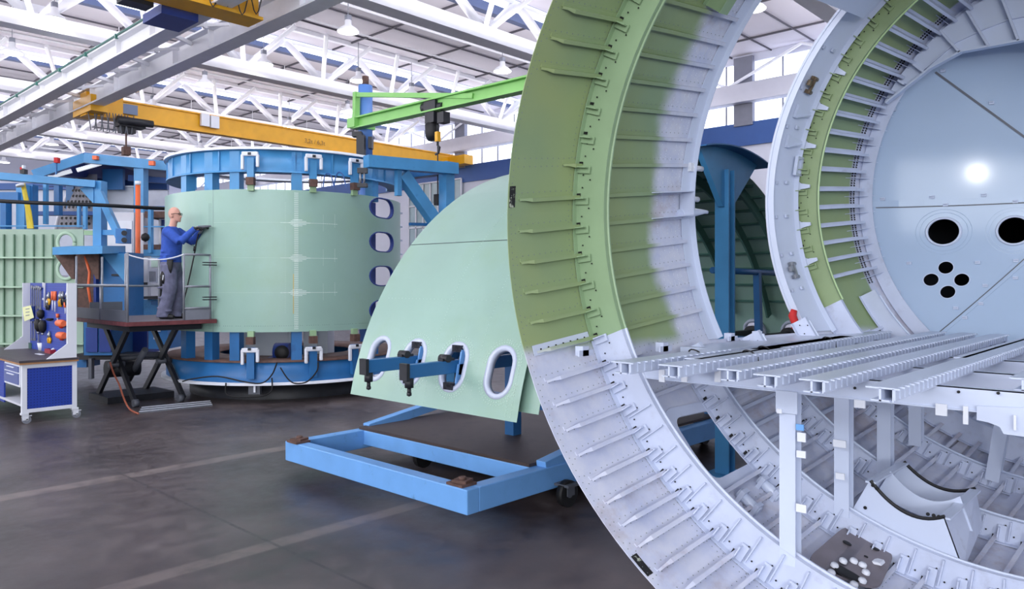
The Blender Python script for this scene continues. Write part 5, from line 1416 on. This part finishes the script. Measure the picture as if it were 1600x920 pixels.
# orange air hose dropping from the lift
mb = MB(); pts = [P(172, 566, 11.9), P(178, 584, 11.8), P(186, 600, 11.7), P(192, 618, 11.6), P(198, 632, 11.5)]+[PZ(205, 641, .02), PZ(216, 646, .02)]
mb.tube(curve(pts), .014, 6); top_mesh('air_hose', mb, mat('hose_orange_brown', (166, 92, 70), .6), 'orange brown air hose dropping from the scissor lift to the floor', 'hose')
mb = MB(); a, b, c, d = [PZ(*q, .0) for q in ((216, 646), (222, 636), (328, 626), (332, 634))]; mb.prism([a, b, c, d], (0, 0, .012)); 
t = thing('chequer_plate', a, 'bright slotted metal ramp plate on the floor by the scissor lift', 'floor plate'); mb.build('plate', M_steel, t)
mb = MB()
for k in range(26):
    for j in range(3):
        u, v = (k+.5)/26, (j+.5)/3; p = (a*(1-u)+d*u)*(1-v)+(b*(1-u)+c*u)*v; mb.obox(p+UP*.014, (.02, 0, 0), (0, .008, 0), (0, 0, .003))
mb.build('tread_bars', M_white, t)

# ================================================================== WORKER
F0 = P(267, 498.5, 12.12); F0.z = PZT
def W_(f, s, u): return F0+RIGHT*f-VIEW*s+UP*u
pr_ = thing('person', F0, 'bald worker in blue sweater, grey trousers and black gloves reaching to the green skin', 'person')
def ell(mb, secs, n=20):       # secs: (f, s, u, rf, rs)
    vs = []; m = len(secs)
    for f, s, u, rf, rs in secs:
        for k in range(n): a = 2*PI*k/n; vs.append(W_(f+rf*cos(a), s+rs*sin(a), u))
    fs = [(i*n+k, i*n+(k+1) % n, (i+1)*n+(k+1) % n, (i+1)*n+k) for i in range(m-1) for k in range(n)]+[tuple(range(n))[::-1], tuple((m-1)*n+k for k in range(n))]
    return mb.add(vs, fs, True)
def limb(mb, pts, rs, n=12):
    q = []; rr = []
    for i in range(len(pts)-1):
        for k in range(4): t = k/4; q.append(tuple(pts[i][j]*(1-t)+pts[i+1][j]*t for j in range(3))); rr.append(rs[i]*(1-t)+rs[i+1]*t)
    q.append(pts[-1]); rr.append(rs[-1])
    return mb.tube([W_(*p) for p in q], rr, n)
def ball(mb, f, s, u, rf, rs, ru, n=12):
    secs = []
    for k in range(n+1):
        a = -PI/2+PI*k/n; secs.append((f, s, u+ru*sin(a), max(.001, rf*cos(a)), max(.001, rs*cos(a))))
    return ell(mb, secs, 16)
def remesh(o, v, sm=6):
    r = o.modifiers.new('remesh', 'REMESH'); r.mode = 'VOXEL'; r.voxel_size = v; r.use_smooth_shade = True
    s = o.modifiers.new('smooth', 'SMOOTH'); s.iterations = sm; s.factor = .5
    return o
SHL, ELB, WRI = (.03, .19, 1.40), (.26, .25, 1.22), (.43, .13, 1.43)
SHL2, ELB2, WRI2 = (.03, -.19, 1.40), (.27, -.24, 1.24), (.45, -.06, 1.46)
mb = MB()
ball(mb, .055, 0, 1.685, .096, .076, .108, 14)                                        # skull
ell(mb, [(.115, 0, 1.555, .03, .03), (.10, 0, 1.57, .055, .045), (.09, 0, 1.60, .072, .056), (.075, 0, 1.65, .085, .066), (.06, 0, 1.69, .09, .07)])   # jaw and cheeks
limb(mb, [(.148, 0, 1.655), (.172, 0, 1.628)], [.012, .017]); limb(mb, [(.14, 0, 1.595), (.155, 0, 1.59)], [.02, .014])    # nose, lips
ball(mb, .137, 0, 1.565, .022, .025, .018); ball(mb, .13, .03, 1.685, .02, .03, .01); ball(mb, .13, -.03, 1.685, .02, .03, .01)
for s_ in (-1, 1): ball(mb, .045, .079*s_, 1.645, .022, .01, .034)
limb(mb, [(.0, 0, 1.40), (.035, 0, 1.50), (.055, 0, 1.60)], [.075, .058, .058])
ell(mb, [(-.0, 0, .90, .10, .15), (.0, 0, 1.05, .10, .14), (.02, 0, 1.25, .115, .165), (.02, 0, 1.38, .10, .175), (.01, 0, 1.45, .06, .09)])
for a, b, c, s_ in ((SHL, ELB, WRI, 1), (SHL2, ELB2, WRI2, -1)):
    limb(mb, [(.02, .1*s_, 1.39), a, b], [.05, .05, .04]); limb(mb, [b, c], [.04, .026])
    k1 = (c[0]+.07, c[1], c[2]+.02); limb(mb, [c, k1], [.028, .03])
for s_, fo in ((1, -.03), (-1, .06)):
    limb(mb, [(.0, .09*s_, .92), (.035+fo*.4, .1*s_, .48), (-.03+fo, .11*s_, .07)], [.085, .055, .035]); limb(mb, [(-.05+fo, .11*s_, .04), (.08+fo, .12*s_, .035)], [.035, .03])
remesh(mb.build('body', M_fleshtone, pr_), .0085, 3)
mb = MB()
ell(mb, [(.005, 0, .90, .155, .185), (.0, 0, .98, .155, .185), (.01, 0, 1.12, .152, .18), (.02, 0, 1.27, .15, .195), (.01, 0, 1.37, .135, .2), (.0, 0, 1.43, .11, .16), (.015, 0, 1.475, .078, .085)])
for a, b, c, s_ in ((SHL, ELB, WRI, 1), (SHL2, ELB2, WRI2, -1)):
    limb(mb, [(.0, .1*s_, 1.37), a, b], [.085, .085, .068]); limb(mb, [b, c], [.068, .046]); limb(mb, [c, (c[0]+.012, c[1], c[2]+.012)], [.05, .05])
for k in range(7):
    ball(mb, -.1+.03*k, .12-.02*(k % 2), .95+.06*(k % 3), .06, .08, .018)
remesh(mb.build('sweater', M_sweater, pr_), .011, 5)
mb = MB()
ell(mb, [(.01, 0, .97, .145, .175), (.0, 0, .90, .155, .185), (.0, 0, .80, .15, .185), (.0, 0, .76, .13, .17)])
for s_, fo in ((1, -.04), (-1, .06)):
    limb(mb, [(.0, .09*s_, .86), (.02, .1*s_, .72), (.05+fo*.3, .11*s_, .50), (.02+fo*.6, .11*s_, .30), (-.03+fo, .11*s_, .10), (-.03+fo, .11*s_, .03)], [.125, .122, .108, .1, .1, .112])
    for k, (df, u) in enumerate(((.05, .13), (-.05, .18), (.04, .25), (-.03, .34), (.06, .42), (-.05, .5), (.03, .6))):
        ball(mb, -.02+fo*.6+df, .12*s_, u, .075, .08, .02)
remesh(mb.build('trousers', M_trousers, pr_), .012, 4)
mb = MB(); 
ell(mb, [(.06, .19, .72, .03, .012), (.065, .195, .8, .045, .015), (.07, .19, .92, .05, .02), (.07, .17, .95, .05, .02)]); mb.build('side_panel', M_black, pr_)
ell(mb2 := MB(), [(-.03, .2, .56, .02, .012), (-.035, .205, .62, .045, .02), (-.03, .2, .72, .045, .02), (-.025, .19, .76, .03, .015)]); mb2.build('holster_pocket', M_black, pr_)
mb = MB(); limb(mb, [(-.03, .22, .62), (-.02, .22, .7)], [.008, .008]); mb.build('pocket_tool', M_white, pr_)
for s_, fo in ((1, -.04), (-1, .06)):
    mb = MB(); limb(mb, [(-.09+fo, .11*s_, .045), (0+fo, .115*s_, .05), (.09+fo, .125*s_, .04), (.15+fo, .13*s_, .035)], [.04, .048, .042, .03]); remesh(mb.build('boot', M_black, pr_), .01, 2)
def glove(c, s_, nm):
    mb = MB(); dr = Vector((.95, -.12*s_, .22)).normalized(); n_ = Vector((0, 0, 1)); sd = Vector((0, 1, 0))
    c = Vector(c); pt = lambda a, b, u: tuple(c+dr*a+sd*b*s_+n_*u)
    limb(mb, [pt(-.035, 0, -.005), pt(.02, 0, 0)], [.042, .038])
    for b_ in (-.025, -.008, .01, .026): limb(mb, [pt(.0, b_*.8, 0), pt(.07, b_, .004)], [.024, .022])
    for i, (b_, L_) in enumerate(((-.032, .075), (-.011, .085), (.011, .08), (.031, .062))):
        limb(mb, [pt(.065, b_, .004), pt(.065+L_*.45, b_, .002), pt(.065+L_*.8, b_, -.022), pt(.065+L_*.85, b_, -.042)], [.013, .012, .011, .01])
    limb(mb, [pt(.02, -.035, -.005), pt(.055, -.058, -.018), pt(.09, -.055, -.036)], [.016, .014, .012])
    remesh(mb.build(nm, M_black, pr_), .006, 1)
glove(WRI, 1, 'glove'); glove(WRI2, -1, 'glove')
mb = MB()
for s_ in (-1, 1): mb.tube([W_(.155, .035*s_+.028*cos(2*PI*k/14), 1.678+.018*sin(2*PI*k/14)) for k in range(15)], .004, 6); mb.tube([W_(.15, .062*s_, 1.682), W_(.1, .08*s_, 1.682), W_(.04, .084*s_, 1.672)], .004, 6)
mb.tube([W_(.157, -.01, 1.68), W_(.157, .01, 1.68)], .004, 6); mb.build('glasses', M_black, pr_)
mb = MB()
for s_ in (-1, 1): ball(mb, .142, .032*s_, 1.678, .008, .011, .006)
mb.build('eyes', mat('eye_white_grey', (150, 140, 140), .3), pr_)
mb = MB(); limb(mb, [(.15, -.02, 1.597), (.153, 0, 1.596), (.15, .02, 1.597)], [.005, .006, .005]); mb.build('lips', mat('lip_pink', (176, 108, 100), .5), pr_)
t = thing('rivet_tool', W_(.55, .02, 1.42), 'dark hand tool held in the black gloves, with an air line', 'tool')
mb = MB(); mb.tube([W_(.46, .03, 1.36), W_(.50, .03, 1.40), W_(.53, .03, 1.46)], [.018, .022, .02], 10); mb.tube([W_(.47, .03, 1.47), W_(.6, .03, 1.48), W_(.66, .03, 1.485)], [.022, .02, .008], 10); mb.build('body', M_midgrey, t)
mb = MB(); mb.tube([W_(.455, .03, 1.36), W_(.43, .05, 1.22), W_(.40, .07, 1.0), W_(.34, .08, .7), W_(.28, .1, .4), W_(.26, .12, .3)], .011, 7); mb.build('air_line', M_black, t)
mb = MB(); mb.tube([W_(.412, .06, 1.16), W_(.405, .065, 1.08)], .022, 8); mb.build('coupling', M_black, t)

# ================================================================== TOOL CART
cx0, cx1, cy0, cy1 = 2.98, 3.66, 11.93, 14.65; by1 = 14.1
ct = thing('tool_cart', (3.3, 13, 0), 'white framed tool cart with blue perforated end panel and dark worktop', 'tool cart')
mb = MB(); mb.box(cx0-.04, cx1+.02, cy0-.03, cy1, .84, .87); mb.build('worktop', mat('worktop_dark', (72, 66, 72), .5, var=.12, scale=6), ct)
mb = MB(); mb.box(cx0-.035, cx1+.015, cy0-.025, cy1, .815, .84); mb.build('worktop_edge', mat('plywood_edge', (170, 124, 84), .6, var=.1, scale=8), ct)
for xx in (cx0, cx1-.06):
    for yy in (cy0, cy1-.06):
        mb = MB(); mb.box(xx, xx+.06, yy, yy+.06, .15, .815); mb.build('corner_post', M_white, ct)
for z0_, z1_ in ((.76, .815), (.15, .2)): mb = MB(); mb.box(cx0+.06, cx1-.06, cy0, cy0+.04, z0_, z1_); mb.build('end_rail', M_white, ct)
def pegmat():
    m = bpy.data.materials.new('perforated_blue'); m.use_nodes = True; nt = m.node_tree; b = nt.nodes['Principled BSDF']
    tc = nt.nodes.new('ShaderNodeTexCoord'); sp_ = nt.nodes.new('ShaderNodeSeparateXYZ'); nt.links.new(tc.outputs['Object'], sp_.inputs[0])
    def cell(o_):
        a = nt.nodes.new('ShaderNodeMath'); a.operation = 'MULTIPLY'; a.inputs[1].default_value = 1/.038; nt.links.new(o_, a.inputs[0])
        f = nt.nodes.new('ShaderNodeMath'); f.operation = 'FRACT'; nt.links.new(a.outputs[0], f.inputs[0])
        s = nt.nodes.new('ShaderNodeMath'); s.operation = 'SUBTRACT'; s.inputs[1].default_value = .5; nt.links.new(f.outputs[0], s.inputs[0])
        q = nt.nodes.new('ShaderNodeMath'); q.operation = 'ABSOLUTE'; nt.links.new(s.outputs[0], q.inputs[0])
        l = nt.nodes.new('ShaderNodeMath'); l.operation = 'LESS_THAN'; l.inputs[1].default_value = .14; nt.links.new(q.outputs[0], l.inputs[0]); return l.outputs[0]
    ad = nt.nodes.new('ShaderNodeMath'); ad.operation = 'ADD'; nt.links.new(sp_.outputs[0], ad.inputs[0]); nt.links.new(sp_.outputs[1], ad.inputs[1])
    mu = nt.nodes.new('ShaderNodeMath'); mu.operation = 'MULTIPLY'; nt.links.new(cell(ad.outputs[0]), mu.inputs[0]); nt.links.new(cell(sp_.outputs[2]), mu.inputs[1])
    mx = nt.nodes.new('ShaderNodeMix'); mx.data_type = 'RGBA'; nt.links.new(mu.outputs[0], mx.inputs[0]); mx.inputs[6].default_value = lin((34, 62, 158))+(1,); mx.inputs[7].default_value = lin((18, 30, 84))+(1,)
    nt.links.new(mx.outputs[2], b.inputs['Base Color']); b.inputs['Roughness'].default_value = .45
    return m
M_peg = pegmat()
mb = MB(); mb.box(cx0+.06, cx1-.06, cy0+.008, cy0+.02, .2, .76); mb.build('end_panel', M_peg, ct)
mb = MB(); mb.box(cx0+.01, cx0+.03, cy0+.95, cy1, .2, .8); mb.build('side_panel', M_peg, ct)
mb = MB(); mb.box(cx0, cx1, cy0+.06, cy1-.06, .24, .27); mb.build('lower_shelf', M_cabinet, ct)
mb = MB(); mb.box(cx0-.005, cx0+.5, cy0+.08, cy0+.86, .5, .8); mb.build('drawer_unit', M_white, ct)
for z0_, z1_ in ((.70, .78), (.53, .68)):
    mb = MB(); mb.box(cx0-.02, cx0, cy0+.12, cy0+.82, z0_, z1_); dr_ = mb.build('drawer', mat('drawer_blue_grey', (92, 104, 156), .5), ct)
    mb = MB(); mb.box(cx0-.035, cx0-.02, cy0+.3, cy0+.64, z1_-.03, z1_-.018); mb.build('handle', M_white, dr_)
for xx in (cx0+.03, cx1-.03):
    for yy in (cy0+.03, cy1-.03):
        mb = MB(); mb.cyl((xx+.03, yy-.018, .055), (xx+.03, yy+.018, .055), .055, 18); wl = mb
        mb = MB(); mb.box(xx-.02, xx+.05, yy-.03, yy-.022, .05, .13); mb.box(xx-.02, xx+.05, yy+.022, yy+.03, .05, .13); mb.box(xx-.04, xx+.05, yy-.035, yy+.035, .125, .15); mb.cyl((xx+.03, yy-.03, .055), (xx+.03, yy+.03, .055), .015, 8); mb.box(xx+.05, xx+.09, yy-.02, yy+.02, .1, .11); fk = mb.build('caster_fork', M_white, ct); wl.build('wheel', M_grey, fk)
bx_ = cx1-.03; bt = EYE+(-.02); 
mb = MB(); mb.box(bx_, bx_+.012, cy0+.03, by1-.03, .87, bt); mb.build('peg_board', M_peg, ct)
mb = MB(); mb.box(bx_-.1, bx_+.02, cy0-.02, cy0+.02, .87, bt); mb.prism([(bx_-.1, cy0-.02, .87), (bx_-.1, cy0-.02, 1.07), (bx_-.36, cy0-.02, .87)], (0, .02, 0)); mb.build('board_upright', M_white, ct)
mb = MB(); mb.box(bx_-.1, bx_+.02, by1-.02, by1+.02, .87, bt); mb.prism([(bx_-.1, by1-.02, .87), (bx_-.1, by1-.02, 1.07), (bx_-.36, by1-.02, .87)], (0, .02, 0)); mb.build('board_upright', M_cabinet, ct)
# ---- tools on the board (each at its own hook)
TX = bx_-.02
def tp(px, py, dx=0): q = PX(px, py, TX-dx); return q
def tool(nm, px, py0_, py1_, kind, lab):
    a, b = tp(px, py0_), tp(px, py1_); L_ = a.z-b.z; y = a.y; m_ = (a+b)/2
    t = thing(nm, (TX, y, b.z), lab, nm.replace('_', ' ').split(' ')[-1], 'hand tools on the blue peg board')
    ax = Vector((TX, y, 0)); z = lambda k: b.z+L_*k
    if kind == 'wrench':
        mb = MB(); mb.box(TX-.006, TX+.006, y-.012, y+.012, z(.1), z(.9)); mb.build('shaft', M_steel, t)
        mb = MB(); mb.cyl((TX-.01, y, z(.95)), (TX+.01, y, z(.95)), .03, 12); mb.build('ring_end', M_steel, t)
        mb = MB(); mb.box(TX-.009, TX+.009, y-.03, y-.012, z(0), z(.12)); mb.box(TX-.009, TX+.009, y+.012, y+.03, z(0), z(.12)); mb.build('jaw', M_steel, t)
    elif kind in ('pliers_y', 'pliers_d'):
        hm = M_yellow if kind == 'pliers_y' else M_dark
        mb = MB()
        for s_ in (-1, 1): mb.tube([(TX, y+.01*s_, z(.5)), (TX, y+.05*s_, z(.32)), (TX, y+.035*s_, z(0))], [.012, .02, .016], 8)
        mb.build('handles', hm, t)
        mb = MB(); mb.tube([(TX, y, z(.5)), (TX, y, z(.7)), (TX, y, z(1))], [.03, .03, .008], 8); mb.build('jaw', M_steel, t)
    elif kind == 'screw':
        mb = MB(); mb.cyl((TX, y, z(.55)), (TX, y, z(1)), .022, 10); mb.build('handle', M_orange, t)
        mb = MB(); mb.cyl((TX, y, z(0)), (TX, y, z(.55)), .009, 8); mb.build('blade', M_white, t)
    elif kind == 'drill':
        mb = MB(); mb.tube([(TX-.03, y+.13, z(.8)), (TX-.03, y+.1, z(.8)), (TX-.03, y-.1, z(.8)), (TX-.03, y-.15, z(.8))], [.03, .05, .055, .04], 12); mb.build('motor_body', M_orange, t)
        mb = MB(); mb.tube([(TX-.03, y-.06, z(.75)), (TX-.03, y-.03, z(.1))], [.035, .032], 10); mb.build('grip', M_red, t)
        mb = MB(); mb.cyl((TX-.03, y+.13, z(.8)), (TX-.03, y+.19, z(.8)), .02, 10); mb.build('chuck', M_dark, t)
    elif kind == 'dark':
        mb = MB(); mb.tube([(TX-.02, y, z(1)), (TX-.02, y, z(.7)), (TX-.02, y, z(.3)), (TX-.02, y, z(0))], [.03, .06, .05, .02], 10); mb.build('body', M_black, t)
        mb = MB(); mb.cyl((TX-.02, y, z(-.15)), (TX-.02, y, z(.02)), .02, 8); mb.build('tip', M_steel, t)
    elif kind == 'clamp':
        mb = MB(); mb.tube([(TX, y-.02, z(0)), (TX, y-.02, z(1)), (TX, y+.05, z(1)), (TX, y+.05, z(.8))], .013, 8); mb.build('bar', M_cabinet, t)
        mb = MB(); mb.box(TX-.01, TX+.01, y-.03, y+.06, z(.3), z(.38)); mb.build('jaw', M_cabinet, t)
    return t
TL = [('ring_spanner', 50, 447, 478, 'wrench', 'first bright spanner at the top left of the peg board'), ('ring_spanner', 53.5, 448, 482, 'wrench', 'second bright spanner from the left on the peg board'), ('ring_spanner', 57, 447, 484, 'wrench', 'third bright spanner from the left on the peg board'), ('ring_spanner', 60, 448, 482, 'wrench', 'fourth bright spanner from the left on the peg board'), ('ring_spanner', 63, 449, 485, 'wrench', 'fifth bright spanner, right beside the white bar clamp'),
      ('bar_clamp', 69, 442, 480, 'clamp', 'long white bar clamp hooked over the board top'), ('yellow_pliers', 76, 456, 476, 'pliers_y', 'leftmost yellow handled pliers in the top tool row'), ('dark_pliers', 74.5, 466, 484, 'pliers_d', 'black handled pliers under the leftmost yellow pliers'),
      ('orange_screwdriver', 82, 455, 485, 'screw', 'screwdriver with orange grip, left of its twin'), ('orange_screwdriver', 86, 455, 487, 'screw', 'screwdriver with orange grip, right of its twin'), ('yellow_pliers', 94, 455, 479, 'pliers_y', 'rightmost yellow handled pliers on the board'),
      ('dark_pliers', 98, 455, 476, 'pliers_d', 'dark handled pliers right of the yellow pliers'), ('dark_pliers', 105, 453, 477, 'pliers_d', 'dark handled pliers at the top right corner of the board'), ('orange_screwdriver', 102, 472, 490, 'screw', 'short screwdriver hanging under the dark pliers'),
      ('hand_grinder', 66, 484, 498, 'dark', 'round black hand grinder in the middle left of the board'), ('hand_grinder', 62, 498, 518, 'dark', 'black grinder below left on the board'), ('hand_grinder', 69, 500, 520, 'dark', 'black grinder below right with steel tip'), 
      ('air_drill', 98, 503, 512, 'drill', 'upper orange red air drill on the board'), ('air_drill', 99, 522, 531, 'drill', 'lower orange red air drill on the board'), ('punch', 90, 490, 504, 'screw', 'brown red punch above the air drills'),
      ('yellow_pliers', 77, 517, 536, 'pliers_y', 'low yellow handled pliers just above the white cup'), ('ring_spanner', 50, 500, 532, 'wrench', 'low bright spanner at the left board edge'), ('ring_spanner', 54, 498, 532, 'wrench', 'low bright spanner second from the left edge'), ('ring_spanner', 60, 518, 534, 'wrench', 'short bright spanner low under the black grinder'), ('drift_pin', 80, 497, 501, 'dark', 'tiny dark drift in the middle of the board')]
for a in TL: tool(*a)
# things on the worktop
def topz(px, py): return PZ(px, py, .87)
def pot(nm, px, py, h, r, m, lab, cat, cap=None):
    c = topz(px, py); t = thing(nm, c, lab, cat)
    mb = MB(); mb.lathe(c, UP, [(0.001, 0), (r, 0), (r, h*.8), (r*.55, h*.9), (r*.5, h)], 16); mb.build('body', m, t)
    if cap: mb = MB(); mb.lathe(c+UP*h*.88, UP, [(r*.62, 0), (r*.62, h*.2), (.001, h*.2)], 14); mb.build('cap', cap, t)
    return t
pot('bottle', 33.5, 543, .16, .03, M_midgrey, 'tall grey bottle with white cap on the worktop', 'bottle', M_white)
pot('jar', 42, 543, .11, .035, mat('jar_dark_gold', (90, 70, 40), .4, var=.3, scale=20), 'small dark jar with gold lower half beside the bottle', 'jar', M_white)
pot('spray_can', 57, 545, .09, .035, mat('cyan_paint', (120, 196, 220), .4), 'small pale cyan tub left of the white cup', 'tub')
t = thing('white_cup', topz(67, 547), 'large white cup on the worktop under the yellow pliers', 'cup'); c = topz(67, 547)
mb = MB(); mb.lathe(c, UP, [(.001, 0), (.06, 0), (.08, .12), (.074, .12), (.055, .01), (.001, .01)], 20); mb.build('cup', M_white, t)
t = thing('green_box', topz(51, 544), 'flat dark green box between the jar and the cyan tub', 'box'); c = topz(51, 544); mb = MB(); mb.obox(c+UP*.04, (.05, 0, 0), (0, .06, 0), (0, 0, .04)); mb.build('body', mat('box_green', (70, 104, 96), .5), t, bevel=.005)
mb = MB(); mb.obox(c+UP*.085, (.052, 0, 0), (0, .062, 0), (0, 0, .006)); mb.build('lid', mat('box_green', (70, 104, 96)), t)
t = thing('red_tray', topz(85, 551), 'red tray of small parts in front of the peg board', 'tray'); c = topz(85, 551)
mb = MB(); mb.obox(c+UP*.005, (.09, 0, 0), (0, .14, 0), (0, 0, .005))
for s_ in (-1, 1): mb.obox(c+Vector((.09*s_, 0, .03)), (.006, 0, 0), (0, .14, 0), (0, 0, .03)); mb.obox(c+Vector((0, .14*s_, .03)), (.09, 0, 0), (0, .006, 0), (0, 0, .03))
mb.build('tray', mat('tray_red', (150, 36, 52), .4), t)
for q in ((.02, .05, .03), (-.03, -.05, .028), (.03, -.08, .02)): mb = MB(); mb.lathe(c+Vector((q[0], q[1], .01)), UP, [(.001, 0), (q[2], .01), (q[2], .05), (.001, .07)], 12); mb.build('small_part', M_white if q[1] > -.07 else M_dark, t)
t = thing('paper_sheet', topz(64, 553.5), 'white paper strip lying at the worktop edge', 'paper'); c = topz(62, 553.5); mb = MB(); mb.obox(c+UP*.003, (.03, 0, 0), (0, .13, 0), (0, 0, .002)); mb.build('sheet', M_white, t)
t = thing('yellow_note', P(43, 502, 11.95), 'pale yellow paper note clipped at the left of the peg board', 'note')
mb = MB(); mb.prism([P(35, 480, 11.95), P(48, 477, 11.95), P(53, 496, 11.95), P(38, 502, 11.95)], VIEW*.004); mb.build('sheet', M_paper, t)
mb = MB()
for y in (483, 488, 493): mb.beam(P(40, y, 11.948), P(46, y-1, 11.948), .003, .012)
mb.build('written_lines', M_grey, t); mb = MB(); mb.obox(P(51, 490, 12.0), RIGHT*.03, VIEW*.02, UP*.12); mb.build('clip_holder', M_navy, t)
